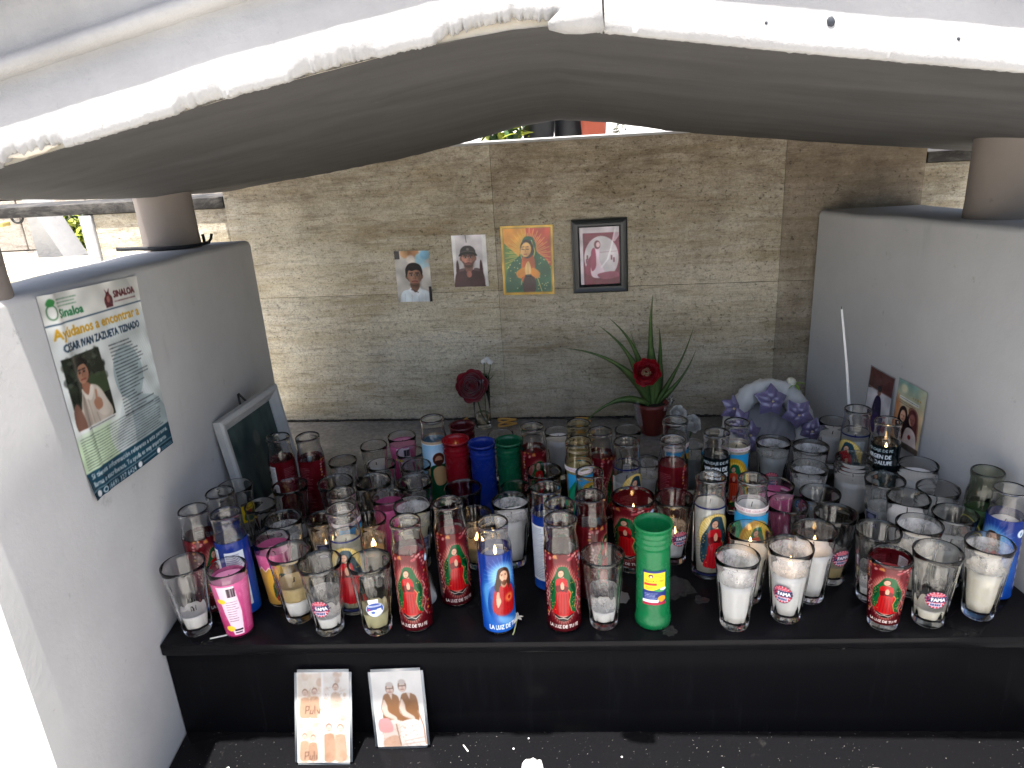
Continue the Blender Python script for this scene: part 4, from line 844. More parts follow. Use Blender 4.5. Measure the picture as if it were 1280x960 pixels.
def leaf_mesh(L, wd, bend=.3, n=7, fold=.25):
    V = []; F = []
    for i in range(n + 1):
        t = i / n; w_ = wd * math.sin(math.pi * min(.999, t * .93 + .06)) ** .8; zz = -bend * L * t * t
        V += [(-w_, L * t, zz + fold * w_), (0, L * t, zz), (w_, L * t, zz + fold * w_)]
    for i in range(n): a = 3 * i; F += [(a, a + 1, a + 4, a + 3), (a + 1, a + 2, a + 5, a + 4)]
    return V, F
def leafy(name, label, cat, loc, n, R, L, wd, mats, seed, group=None, zsq=1, stem=True):
    q = random.Random(seed); t = thing(name, label, cat, loc, 0, group)
    for mi, m in enumerate(mats):
        parts = []
        for k in range(n // len(mats)):
            d = Vector((q.gauss(0, 1), q.gauss(0, 1), q.gauss(0, 1))).normalized() * R * q.random() ** .45; d.z *= zsq
            Mx = Matrix.Translation(d + Vector((0, 0, R * zsq))) @ Matrix.Rotation(q.uniform(0, 6.28), 4, 'Z') @ Matrix.Rotation(q.uniform(-.9, .9), 4, 'X') @ Matrix.Rotation(q.uniform(-.8, .8), 4, 'Y')
            parts.append(xf(leaf_mesh(L * q.uniform(.6, 1.2), wd * q.uniform(.7, 1.2), q.uniform(0, .5), 4), Mx))
        link("foliage", pyd("foliage", *merge(parts)), m, t)
    if stem: link("stem", pyd("stem", *merge([tube([(0, 0, -R * .4), (q.uniform(-.3, .3) * R, q.uniform(-.3, .3) * R, R * zsq)], .003) for _ in range(5)])), M_STEM, t)
    return t
leafy("potted_plant", "dark leafy plant behind the wall top at the left of the gap", "plant", (-.09, 1.17, .752), 60, .05, .05, .010, [M_LEAF, M_LEAFY], 3, zsq=.8)
leafy("potted_plant", "green strap leaves beside the black flowerpots behind the wall", "plant", (-.035, 1.15, .752), 30, .035, .05, .008, [M_LEAF, M_LEAFY], 5, zsq=.9)
wfm = mat("white_petal", (.8, .79, .75), .6)
leafy("flower_bunch", "small white flowers beside the orange pot behind the wall top", "flowers", (.245, 1.15, .752), 90, .026, .012, .005, [wfm, wfm, M_LEAF], 8, zsq=.8)
def bg_block(name, label, cat, b, m, bv=.006):
    o = link(name, bevel(pyd(name, *box(*b)), bv), m); return tag(o, label, cat)
bg_block("stone_ledge", "pale stone ledge seen beyond the left wall", "ledge", (-2.35, -1.62, 1.5, 1.9, -.42, .395), M_TRAV[0])
bw2 = thing("block_wall", "pinkish block wall in the sun beyond the left wall", "wall")
M_PINK = make_travertine("pink_stone", ((.56, .50, .44), (.68, .62, .55), (.74, .69, .62)), .0)
for r in range(5):
    for c in range(8):
        x0 = -4.6 + c * .36 + (r % 2) * .18
        me = bevel(pyd("block", *box(x0 + .003, x0 + .357, 2.6 + .004 * random.random(), 2.75, -.42 + r * .25 + .003, -.42 + (r + 1) * .25 - .003)), .004); link("block", me, M_PINK, bw2)
ob = pyd("grave_marker", [(-2.13, 2.0, -.42), (-2.02, 2.0, -.42), (-2.02, 2.16, -.42), (-2.13, 2.16, -.42), (-2.145, 2.0, .66), (-2.02, 2.0, .365), (-2.02, 2.16, .365), (-2.145, 2.16, .66)], box(0, 1, 0, 1, 0, 1)[1]); bevel(ob, .004)
tag(link("grave_marker", ob, M_WHITE), "white slanting grave marker beyond the left wall", "grave marker")
leafy("garden_bush", "sunlit yellow green bush behind the white slanting marker", "bush", (-2.285, 2.55, .28), 420, .125, .04, .013, [M_LEAF, M_LEAFY, M_LEAFY], 2)
tag(link("yellow_kerb", bevel(pyd("yellow_kerb", *box(-3.1, -2.64, 2.5, 2.56, .462, .485)), .006), mat("yellow_paint", (.62, .48, .16), .5)), "yellow painted rail on the block wall beyond", "rail")
def ring(R, r, n=24):
    p = [(R * math.cos(2 * math.pi * k / n), 0, R * math.sin(2 * math.pi * k / n)) for k in range(n + 1)]; return tube(p, r, 6, False)
M_IRON = mat("black_iron", (.012, .012, .013), .5)
for x, lab in ((-2.62, "black iron ring hanging on the sunny block wall, nearer the yellow rail"), (-2.46, "black iron ring hanging beside the white slanting marker")):
    o = link("iron_ring", pyd("iron_ring", *ring(.03, .006)), M_IRON); o.location = (x, 2.585, .50); tag(o, lab, "ring", "iron rings on the block wall")

# ------------------------------------------------------------------ candles
K = {'P': dict(R=.029), 'T': dict(rt=.037, rb=.0238, H=.138), 'S': dict(rt=.032, rb=.0215, H=.118), 'K': dict(rt=.0335, rb=.0232, H=.132), 'W': dict(rt=.042, rb=.032, H=.15), 'J': dict(rt=.0375, rb=.035, H=.13)}
M_FILMW = mat("thin_wax_residue", (.8, .79, .76), .5, .3); _t = NT(M_FILMW)
_t.l.new(_t.ramp(_t.noise(38, 6, .75, _t.mapping((1, 1, .7))), [(.36, .06), (.7, .62)]), _t.b.inputs["Alpha"])
_mesh = {}
def r_out(k, z):
    if k == 'P': return interp([0, .003, .158, .168, .176, .205], [.027, .029, .029, .0275, .0255, .0266], z)
    d = K[k]; return d['rb'] + (d['rt'] - d['rb']) * z / d['H']
def r_in(k, z):
    if k == 'P': return min(.0268, r_out(k, z) - .0018)
    return r_out(k, z) - .0019
def glass_mesh(k):
    if k == 'P':
        pr = [(0, .0015), (.020, .0012), (.0255, 0), (.0283, .0025), (.029, .006), (.029, .156), (.0284, .163), (.0268, .170), (.0255, .176), (.0252, .183), (.0254, .191), (.0266, .196), (.0271, .200), (.0266, .2035), (.0252, .205), (.0240, .2035), (.0234, .199), (.0233, .184), (.0238, .176), (.0252, .169), (.0264, .161), (.0268, .154), (.0268, .016), (.0245, .0115), (0, .0105)]
        return lathe(pr, 48)
    d = K[k]; H = d['H']; nf = 12 if k in 'TS' else 0
    zs = [0.003, .010, .013, .02] + [H * t for t in (.3, .45, .58, .66, .70, .8, .92)]
    pr = [(0, .001), (d['rb'] * .8, .0005), (d['rb'] * .95, 0)] + [(r_out(k, z), z) for z in zs]
    if k == 'J':
        for zz in (.098, .106, .114): pr += [(r_out(k, zz - .003), zz - .003), (r_out(k, zz) + .0016, zz), (r_out(k, zz + .003), zz + .003)]
        pr = sorted(pr, key=lambda p: p[1])
    pr += [(d['rt'] + .0005, H - .002), (d['rt'], H - .0004), (d['rt'] - .0011, H), (d['rt'] - .0019, H - .001)]
    pr += [(r_in(k, H * t), H * t) for t in (.9, .7, .5, .3)] + [(r_in(k, .017), .017), (r_in(k, .0135) - .002, .0125), (0, .0115)]
    def mod(a, z, r):
        if not nf or r < r_out(k, z) - .001 or z < .009 or z > .72 * H: return 1
        f = min(1, (z - .009) / .008) * min(1, max(0, (.70 * H - z) / (.05 * H)) + .0)
        w = (a * nf / (2 * math.pi)) % 1; return 1 - .055 * f * (1 - abs(2 * w - 1) ** 1.3) + .02 * f
    return lathe(pr, 72 if nf else 48, mod)
def get(key, fn):
    if key not in _mesh: _mesh[key] = fn()
    return _mesh[key]
def glass_obj(k, m, root):
    me = get(('g', k, m.name), lambda: pyd("glass", *glass_mesh(k)))
    return link("glass", me, m, root)
def wax_mesh(k, z0, z1, rough=0):
    zs = np.linspace(z0, z1, 6); g = .0005
    pr = [(0, z0)] + [(r_in(k, z) - g, z) for z in zs] + [(r_in(k, z1) * .93, z1 + .0002), (r_in(k, z1) * .8, z1 - .0012), (r_in(k, z1) * .5, z1 - .002), (0, z1 - .0024)]
    v, f = lathe(pr, 40)
    if rough: v = [(x, y, z + (rough * (mnoise.noise(Vector((x * 60, y * 60, 1))) + .4 * mnoise.noise(Vector((x * 170, y * 170, 1)))) if z > z1 - .004 else 0)) for x, y, z in v]
    return pyd("wax", v, f)
ARTS = {}
def wrap_mesh(name, k, z0, z1, span=2 * math.pi, off=.0005, center=0.):
    def fn(u, v):
        th = (u - .5) * span + center; z = z1 + (z0 - z1) * v
        r = np.vectorize(lambda q: r_out(k, q))(z[:, 0])[:, None] + off
        return r * np.sin(th), -r * np.cos(th), z
    return fn
def design(name):
    if name not in ARTS:
        ARTS[name] = {'red': art_red, 'blue': art_blue, 'cream': art_cream, 'sky': art_sky, 'black': art_black, 'ray': art_ray, 'olive': art_olive, 'pink': art_pink, 'pink2': lambda: art_pink(1), 'fama': art_fama, 'bluesticker': art_bluesticker, 'dark': art_dark, 'round': art_round, 'yellow': art_yellow}[name]()
    return ARTS[name]
STICK = {'fama': (.033, .036), 'bluesticker': (.031, .038), 'dark': (.027, .032), 'round': (.028, .032), 'yellow': (.034, .046)}
def deco_mesh(k, name):
    A = design(name)
    if name in STICK:
        w_, h_ = STICK[name]; zc = {'T': .062, 'S': .058, 'J': .06, 'P': .09, 'W': .06, 'K': .06}[k]
        if name == 'yellow': zc = .085
        off = .0012
        return art_mesh(A, wrap_mesh(name, k, zc - h_ / 2, zc + h_ / 2, w_ / r_out(k, zc), off), "sticker")
    if k == 'P': return art_mesh(A, wrap_mesh(name, k, .006, .157), "printed_wrap", M_FILM)
    H = K[k]['H']; z0, z1 = (.006, H * .86) if name.startswith('pink') else (.014, H * .965)
    return art_mesh(A, wrap_mesh(name, k, z0, z1), "printed_wrap", M_FILM)
def flame_mesh(): return pyd("flame", *lathe([(0, 0), (.0022, .003), (.0030, .007), (.0022, .012), (.0009, .017), (0, .020)], 12))
def wick_mesh(): return pyd("wick", *tube([(0, 0, -.003), (.0003, 0, .003), (.0014, .0004, .007)], .0009, 6))
GRP = {'P': ("pillar_candle", "candle", "tall pillar candles in printed glass"), 'T': ("glass_candle", "candle", "clear fluted candle tumblers"), 'S': ("glass_candle", "candle", "small clear candle tumblers"), 'K': ("printed_tumbler", "candle", "candle tumblers with printed film"), 'W': ("wide_candle", "candle", "wide candle glasses"), 'J': ("jar_candle", "candle", "straight candle jars")}
CAMXY = (.0753, -1.0308)
def candle(k, x, y, label, deco=None, spin=0, wax=None, lit=False, gm=None, tilt=None, rough=0):
    nm, cat, grp = GRP[k]
    a = math.atan2(CAMXY[0] - x, y - CAMXY[1]) + rad(spin)
    root = thing(nm, label, cat, (x, y, .0006), a, grp)
    q_ = random.Random(int(x * 7919) + int(y * 104729)); sc_ = q_.uniform(.975, 1.01); root.scale = (sc_, sc_, q_.uniform(.965, 1.03) if k in 'TSJ' else q_.uniform(.985, 1.015))
    glass_obj(k, gm or M_GLASS, root)
    if deco:
        for d in (deco if isinstance(deco, tuple) else (deco,)):
            link("sticker" if d in STICK else "printed_wrap", get(('d', k, d), lambda d=d: deco_mesh(k, d)), None, root)
    zt = None; zb = .0165 if k == 'P' else .0172
    if wax:
        for z1, c in (wax if isinstance(wax, list) else [wax]):
            w_ = get(('w', k, round(zb, 4), z1, c, rough), lambda: wax_mesh(k, zb, z1, rough)); o = link("wax", w_, WAX[c], root); zb = z1 + .0004; zt = z1
        wi = link("wick", get('wick', wick_mesh), M_WICK, root); wi.location = (0, 0, zt)
        if lit: fl = link("flame", get('flame', flame_mesh), M_FLAME, root); fl.location = (.0012, .0004, zt + .005)
    if k in 'TSW' and not deco == 'red' and (gm is M_GLASSD or q_.random() < .6):
        zl = (zt or .018) + .0015; zh = min(K[k]['H'] * .93, zl + q_.uniform(.02, .05))
        if zh > zl + .01:
            sd_ = int(q_.random() * 4)
            fm = get(('f', k, round(zl, 3), round(zh, 2)), lambda: pyd("wax_residue", *lathe([(r_in(k, zl + (zh - zl) * t) - .0004, zl + (zh - zl) * t) for t in np.linspace(0, 1, 7)], 40)))
            link("wax_residue", fm, M_FILMW, root)
    return root
B_ = "blue"; R_ = "red"
G, GD = M_GLASS, M_GLASSD
CANDLES = [
 # front rows, from the left
 ('T', -.598, .037, "clear fluted tumbler with a little white wax, nearest the left wall", None, 0, [(.042, 'white')], 0, G),
 ('K', -.518, .031, "bright pink tumbler with a white barcode label at the front left corner", 'pink', -8, [(.108, 'pink')], 0, G),
 ('P', -.597, .104, "red printed pillar candle against the left wall behind the front left tumbler", 'red', 38, [(.12, 'red')], 0, GD),
 ('P', -.579, .174, "empty necked pillar glass against the left wall behind the blue one", 'blue', 95, [(.06, 'cream')], 0, GD),
 ('P', -.533, .093, "dark blue pillar candle with white text panels at the left", 'blue', 140, [(.13, 'blue')], 0, GD),
 ('T', -.625, .322, "clear tumbler with a black and yellow label beside the white frame", 'yellow', 38, None, 0, G),
 ('K', -.472, .120, "pink topped tumbler with a golden zigzag print at the left", 'pink2', 5, [(.10, 'pink')], 0, G),
 ('T', -.421, .069, "tumbler with tan wax above white wax at the front left", None, 0, [(.047, 'white'), (.076, 'tan')], 0, G),
 ('T', -.355, .034, "front tumbler with round FAMA sticker and a low layer of white wax, left half", 'fama', -24, [(.036, 'white')], 0, G),
 ('S', -.554, .273, "dim empty tumbler in front of the leaning white frame", None, 0, None, 0, GD),
 ('T', -.476, .191, "clear tumbler holding a white paper scrap, behind the pink topped one", None, 0, [(.085, 'grey')], 0, G),
 ('S', -.412, .220, "small lit tumbler with dark label left of the cream pillar candle", 'dark', -10, [(.045, 'white')], 1, GD),
 ('P', -.325, .094, "cream pillar candle with blue mantled figure, left of the red front pillar", 'cream', -12, [(.136, 'cream')], 0, G),
 ('P', -.341, .152, "pillar candle with sky print directly behind the left cream pillar", 'sky', 55, [(.10, 'cream')], 0, G),
 ('T', -.410, .326, "empty clear tumbler right of the dark red pillars at the left", None, 0, None, 0, GD),
 ('S', -.436, .466, "bright clear tumbler behind the empties, right of the two dark red pillars", None, 0, [(.04, 'white')], 0, G),
 ('P', -.554, .415, "dark red pillar with torn white label in front of the leaning frame", 'red', 172, [(.135, 'red')], 0, GD),
 ('P', -.491, .423, "dark red pillar with a row of small white icons, back left", 'red', 105, [(.13, 'red')], 0, GD),
 ('T', -.508, .326, "clear tumbler standing before the dark red pillar with torn label", None, 0, [(.03, 'grey')], 0, G),
 ('S', -.385, .551, "leaning looking clear tumbler at the very back left of the glasses", None, 0, [(.07, 'white')], 0, G),
 ('K', -.321, .575, "small pink candle tumbler in the back row on the left", 'pink', 10, [(.112, 'pink')], 0, G),
 ('S', -.291, .515, "clear tumbler just in front of the back row pink tumbler", None, 0, None, 0, G),
 ('S', -.343, .448, "clear tumbler with milky white rest, third row at left of centre", None, 0, [(.04, 'white')], 0, G),
 ('S', -.264, .447, "clear empty tumbler left of the red plastic cup", None, 0, [(.03, 'grey')], 0, G),
 ('T', -.331, .328, "clear fluted tumbler behind the half hidden pink one", None, 0, None, 0, G),
 ('T', -.245, .328, "clear fluted tumbler with white residue left of the dark blue glass", None, 0, [(.05, 'white')], 0, G),
 ('P', -.229, .500, "pillar with light blue ray print and brown head, back row left of the red cups", 'ray', 12, [(.13, 'white')], 0, G),
 ('K', -.288, .271, "magenta tumbler half hidden between clear glasses", 'pink', 60, [(.08, 'pink')], 0, G),
 ('S', -.312, .208, "small tumbler glowing with an orange flame behind the blue stickered glass", None, 0, [(.05, 'tan')], 1, G),
 ('T', -.231, .228, "clear tumbler with dark square label and cream wax behind the red front pillar", 'dark', 30, [(.10, 'cream')], 0, G),
 ('P', -.202, .046, "front red pillar candle with praying figure, left of the fallen glass", 'red', -16, [(.14, 'red')], 0, G),
 ('T', -.269, .034, "front tumbler with round blue sticker and yellowish wax", 'bluesticker', -3, [(.045, 'yellow')], 0, G),
 ('P', -.140, .116, "red pillar candle set back between the red and the blue front pillars", 'red', 8, [(.14, 'red')], 0, G),
 ('P', -.055, .039, "front blue pillar candle with bearded man in red robe", 'blue', 16, [(.135, 'blue')], 1, G),
 ('T', -.139, .288, "dark blue tinted wide rimmed glass before the plastic cups", None, 0, None, 0, M_GLASSB),
 ('T', -.040, .231, "clear tumbler with rough white wax behind the front blue pillar", None, 0, [(.105, 'white')], 0, G),
 ('S', -.110, .224, "dim small tumbler with orange glow right of the set back red pillar", None, 0, [(.05, 'tan')], 1, GD),
 ('S', -.086, .596, "empty clear tumbler behind the green and blue plastic cups", None, 0, None, 0, G),
 ('P', -.002, .434, "red pillar candle right beside the green plastic cup", 'red', 22, [(.14, 'red')], 0, G),
 ('S', .050, .595, "small tumbler full of white wax in the back row centre", None, 0, [(.10, 'white')], 0, G),
 ('P', .097, .437, "amber stained pillar glass in the back row centre", 'sky', 70, [(.14, 'yellow')], 0, M_GLASSA),
 ('P', .095, .345, "pillar with yellowish neck and sky blue print behind the dark glass", 'sky', 32, [(.145, 'yellow')], 0, M_GLASSA),
 ('P', .141, .394, "dark red pillar with round light blue badge in the back row centre", 'red', 72, [(.14, 'red')], 0, GD),
 ('P', .112, .217, "pillar glass with smoky neck right behind the badge bearing red pillar", 'red', 150, [(.12, 'red')], 0, GD),
 ('P', .109, .127, "red pillar with light blue badge and white icons behind the low front tumbler", 'red', 62, [(.125, 'red')], 0, GD),
 ('T', .022, .363, "clear empty tumbler right of the green plastic cup, in front of its neighbour pillar", None, 0, None, 0, G),
 ('S', -.036, .325, "dim empty tumbler in front of the green plastic cup", None, 0, None, 0, GD),
 ('P', .032, .156, "deep blue pillar candle behind the front red pillars at the centre", 'blue', 100, [(.13, 'blue')], 0, G),
 ('P', .055, .100, "pillar glass with smoky neck directly behind the centre front red pillar", 'red', 170, [(.10, 'red')], 0, GD),
 ('P', .057, .040, "front red pillar candle with praying figure, left of the low white tumbler", 'red', -2, [(.12, 'red')], 0, GD),
 ('T', .125, .041, "front tumbler with a low block of white wax, left of the tall green cup", None, 0, [(.036, 'white')], 0, G),
 ('W', .191, .214, "wide red glass with printed figure behind the tall green cup", 'red', -22, [(.11, 'red')], 1, G),
 ('T', .270, .232, "tumbler with FAMA sticker on its right side and low white wax, behind the green cup", 'fama', 26, [(.05, 'white')], 1, G),
 ('P', .303, .446, "pillar with pale blue print right in front of the white carnations", 'sky', 40, [(.14, 'white')], 0, G),
 ('P', .283, .343, "dark red pillar with a big white text label, right of centre", 'red', 115, [(.15, 'red')], 0, GD),
 ('P', .191, .342, "cream pillar with blue band and small figure behind the wide red glass", 'cream', 38, [(.12, 'grey')], 0, G),
 ('S', .216, .591, "empty clear tumbler in the back row before the red flowerpot", None, 0, None, 0, GD),
 ('S', .240, .429, "small tumbler full of white wax left of the dark red text label pillar", None, 0, [(.085, 'white')], 0, GD),
 ('S', .349, .505, "small white candle glass between the carnations and the black printed pillar", None, 0, [(.09, 'grey')], 0, GD),
 ('P', .375, .372, "black pillar candle with white lettering, left of the wreath", 'black', 3, [(.13, 'white')], 0, G),
 ('P', .426, .419, "pillar with flower garland print left of the lilac wreath", 'sky', -20, [(.145, 'cream')], 0, G),
 ('P', .328, .185, "cream pillar candle with golden rays standing alone right of the green cup", 'cream', 24, [(.15, 'ivory')], 0, G),
 ('P', .399, .172, "pillar candle with mountain and blue sky print behind the front white tumblers", 'sky', 6, [(.148, 'white')], 0, G),
 ('T', .515, .460, "tumbler with FAMA sticker and grey wax just in front of the lilac wreath", 'fama', 2, [(.11, 'grey')], 0, GD),
 ('T', .583, .428, "dim tumbler with dark square label at the right end of the wreath", 'dark', -8, [(.09, 'grey')], 0, GD),
 ('T', .554, .344, "tumbler with round light blue sticker in front of the dark labelled one", 'round', -14, [(.10, 'grey')], 0, GD),
 ('K', .473, .278, "pale pink tumbler behind the empty fluted one right of the mountain print", 'pink', 150, [(.10, 'pink')], 0, G),
 ('T', .471, .202, "empty fluted tumbler right of the mountain print pillar", None, 0, None, 0, G),
 ('T', .542, .157, "tumbler with FAMA sticker turned to the right and tan wax at its bottom", 'fama', 34, [(.038, 'tan')], 0, G),
 ('T', .540, .234, "empty clear tumbler behind the one with the tan wax", None, 0, None, 0, G),
 ('T', .344, .034, "front tumbler filled high with plain white wax, right of the tall green cup", None, 0, [(.092, 'white')], 0, G),
 ('T', .381, .105, "warm glowing lit tumbler behind the plain white front one", None, 0, [(.10, 'ivory')], 1, G),
 ('T', .434, .052, "front lit white wax tumbler with FAMA sticker", 'fama', -14, [(.094, 'white')], 1, G),
 ('T', .489, .104, "lit white wax tumbler behind the front one with sticker, no label", None, 0, [(.10, 'white')], 1, G),
 ('T', .594, .102, "clear tumbler with a low white rest left of the dark red front tumbler", None, 0, [(.03, 'white')], 0, G),
 ('K', .585, .030, "dark red printed tumbler with praying figure at the front right", 'red', 4, [(.10, 'red')], 0, G),
 ('T', .661, .037, "almost empty front tumbler with FAMA sticker right of the dark red tumbler", 'fama', 16, [(.034, 'ivory')], 0, G),
 ('T', .749, .053, "large front tumbler of rough yellowish white wax nearest the right wall", None, 0, [(.092, 'ivory')], 0, G),
 ('T', .668, .118, "tumbler with pale wax behind the dark red front tumbler at right", None, 0, [(.09, 'ivory')], 0, G),
 ('T', .738, .143, "grey waxed clear tumbler behind the rough yellowish one at right", None, 0, [(.08, 'grey')], 0, G),
 ('P', .802, .110, "bright blue pillar candle with long haired man at the right wall", 'blue', -34, [(.14, 'white')], 0, G),
 ('P', .799, .174, "dark olive pillar glass with oval portrait at the right wall", 'olive', -40, [(.13, 'green')], 0, M_GLASSG),
 ('T', .685, .201, "tumbler full of white wax in the middle of the right cluster", None, 0, [(.105, 'white')], 0, G),
 ('J', .762, .253, "straight jar of grey white wax beside the olive pillar", None, 0, [(.095, 'grey')], 0, GD),
 ('J', .770, .353, "straight jar of white wax at the right wall under the photo cards", None, 0, [(.105, 'white')], 0, G),
 ('T', .674, .276, "grey tumbler with a dark square label on its left side, right cluster", 'dark', -34, [(.08, 'grey')], 0, GD),
 ('J', .660, .390, "straight ringed jar of white wax in front of the black banded pillar", None, 0, [(.085, 'white')], 0, GD),
 ('P', .687, .465, "tall pillar with small figure and dark band under the white taper", 'cream', -26, [(.14, 'grey')], 0, GD),
 ('P', .727, .409, "black and white lettered pillar candle below the photo cards", 'black', -22, [(.13, 'white')], 1, G),
 ('S', .695, .614, "small white candle glass behind the tall pillar at the right back", None, 0, [(.085, 'white')], 0, G),
]
for c in CANDLES:
    candle(c[0], c[1], c[2], c[3], c[4], c[5], c[6], bool(c[7]), c[8], rough=.006 if 'rough' in c[3] else .0012)

# plastic candle cups with ribbed necks
def cup_prof(H, R):
    pr = [(0, 0), (R * .98, 0), (R * 1.04, .003), (R * 1.05, .012), (R * 1.0, .017), (R * .97, .03), (R * .95, H * .78)]
    for k in range(3): z = H * .80 + k * .010; pr += [(R * .96, z), (R * 1.02, z + .003), (R * .96, z + .0065)]
    pr += [(R * .99, H - .008), (R * 1.06, H - .004), (R * 1.08, H), (R * 1.02, H), (R * .93, H - .01), (R * .90, H * .75), (R * .90, .02), (0, .018)]
    return pr
def cup(x, y, H, R, m, label, wax=None, lit=False, lab=None):
    a = math.atan2(CAMXY[0] - x, y - CAMXY[1]); t = thing("plastic_cup", label, "candle", (x, y, .0006), a, "coloured plastic candle cups")
    link("cup", pyd("cup", *lathe(cup_prof(H, R), 48)), m, t)
    if wax:
        z1 = wax[0]; v, f = lathe([(0, .019), (R * .89, .0205), (R * .89, z1), (R * .5, z1 - .001), (0, z1 - .002)], 32); link("wax", pyd("wax", v, f), WAX[wax[1]], t)
        if lit: fl = link("flame", get('flame', flame_mesh), M_FLAME, t); fl.location = (0, 0, z1 + .004)
    if lab:
        w_, h_, zc = .040, .066, .084
        def fn(u, v):
            th = (u - .5) * w_ / (R * .96) + rad(6); return (R * .963 + .0008) * np.sin(th), -(R * .963 + .0008) * np.cos(th), zc + h_ / 2 - v * h_
        link("sticker", art_mesh(lab, fn, "sticker"), None, t)
    return t
cup(-.175, .466, .165, .0285, M_PL['red'], "red plastic cup with a small flame glowing inside", (.12, 'red'), True)
cup(-.170, .546, .165, .0285, M_PL['darkred'], "dark red plastic cup right behind the bright red one", (.06, 'red'))
cup(-.114, .444, .165, .0285, M_PL['blue'], "blue plastic cup between the red and green ones", (.06, 'blue'))
cup(-.056, .451, .165, .0285, M_PL['green2'], "shorter green plastic cup beside the blue one at the back", (.06, 'green'))
cup(.209, .047, .192, .0295, M_PL['green'], "tall green plastic cup with a yellow and blue label at the front", (.12, 'green'), False, art_greenlabel())

# fallen glass
fg = thing("fallen_glass", "small white glass lying on its side between two red pillars", "candle", (-.188, .098, .0150), math.atan2(.065, -.030) - math.pi / 2, "small clear candle tumblers")
v, f = lathe([(0, 0), (.0135, 0), (.0150, .002), (.026, .075), (.0245, .075), (.0135, .004), (0, .0035)], 40); MX = Matrix.Rotation(rad(-90) - math.atan(.011 / .075), 4, 'X')
link("glass", pyd("glass", *xf((v, f), MX)), mat("milky_glass", (.62, .63, .62), .15, .5, Transmission_Weight=.35), fg)
v, f = lathe([(0, .0042), (.0128, .0045), (.0185, .045), (0, .044)], 32); link("wax", pyd("wax", *xf((v, f), MX)), WAX['white'], fg)

# ------------------------------------------------------------------ pictures on the stone wall
WA = math.atan(-.0513)
def on_wall(o, x, z, roll=0, gap=.0016):
    o.location = (x, D(x) - gap, z); o.rotation_euler = (0, rad(roll), WA); return o
def sheet(name, art, wd, ht, label, cat, group=None, curl=.0, wave=.0, film=False):
    o = link(name, art_mesh(art, flat(wd, ht, curl, wave), name, M_FILM if film else M_PRINT)); tag(o, label, cat, group); return o
GP = "photographs stuck on the stone wall"
on_wall(sheet("photo_print", art_boy(), .097, .142, "photo print of a dark haired boy in white collared shirt, leftmost on the stone wall", "photo", GP, .002, .0006), -.336, .358, 1.0, .003)
on_wall(sheet("photo_print", art_man(), .094, .141, "photo print of a man in grey cap and maroon shirt on the stone wall", "photo", GP, .002, .0006), -.174, .3955, .3, .003)
on_wall(sheet("holy_card", art_gold(), .140, .187, "gold bordered print of a praying figure in starred green mantle on the wall", "picture", GP, .001, 0, True), -.018, .368, .6, .003)
fr = thing("picture_frame", "black framed maroon picture with a round scene, rightmost on the stone wall", "picture frame", (.1765, D(.1765) - .0005, .369), WA, "framed pictures")
fr.rotation_euler = (0, rad(-.4), WA)
M_BLK = mat("black_frame_lacquer", (.010, .013, .014), .35)
def frame_pieces(wd, ht, bw_, th, m, parent, prof=None):
    prof = prof or [(0, 0), (0, th * .8), (bw_ * .15, th), (bw_ * .5, th * .8), (bw_ * .8, th * .85), (bw_, th * .5), (bw_, 0)]
    cor = [(-wd / 2, 0, 1, 1), (wd / 2, 0, -1, 1), (wd / 2, ht, -1, -1), (-wd / 2, ht, 1, -1)]
    for i in range(4):
        a, b = cor[i], cor[(i + 1) % 4]; V = []
        for c in (a, b):
            for d, y in prof: V.append((c[0] + c[2] * d, -y, c[1] + c[3] * d))
        n = len(prof); F = [(k, (k + 1) % n, n + (k + 1) % n, n + k) for k in range(n)] + [tuple(range(n - 1, -1, -1)), tuple(range(n, 2 * n))]
        me = pyd("frame_side", V, F); bm = bmesh.new(); bm.from_mesh(me); bmesh.ops.recalc_face_normals(bm, faces=bm.faces); bm.to_mesh(me); bm.free(); me.set_sharp_from_angle(angle=rad(35))
        link("frame_side", me, m, parent)
frame_pieces(.146, .195, .021, .014, M_BLK, fr)
o = link("picture", art_mesh(art_circle(), flat(.106, .154), "picture", M_FILM), None, fr); o.location = (0, -.004, .0205)

# ------------------------------------------------------------------ poster on the left wall
def on_left(y0, y1, z0, z1, off):   # u along +Y (towards the back), v down
    def fn(u, v):
        y = y0 + (y1 - y0) * u + 0 * v; z = z1 + (z0 - z1) * v
        crease = .0048 * np.exp(-((u - .10 - .03 * v) / .045) ** 2) * (1 - .5 * v) + .0026 * np.sin(v * 6 + u * 3.5) * np.sin(u * 3.1) + .0040 * np.clip(1 - (1 - u) * 9 - v * 5, 0, 1) + .006 * np.clip(1 - u * 10 - (1 - v) * 7, 0, 1)
        x = -.649 - .069 * y + off + np.abs(crease); return x, y, z
    return fn
po = link("missing_poster", art_mesh(art_poster(), on_left(-.075, .198, .308, .6235, .0022), "missing_poster", M_FILM)); 
for v in po.data.vertices:   # hung a little askew, the far end higher
    v.co.z += .10 * 0 + (v.co.y - .065) * -.10
tag(po, "paper poster about a missing man stuck on the left grey wall", "poster")

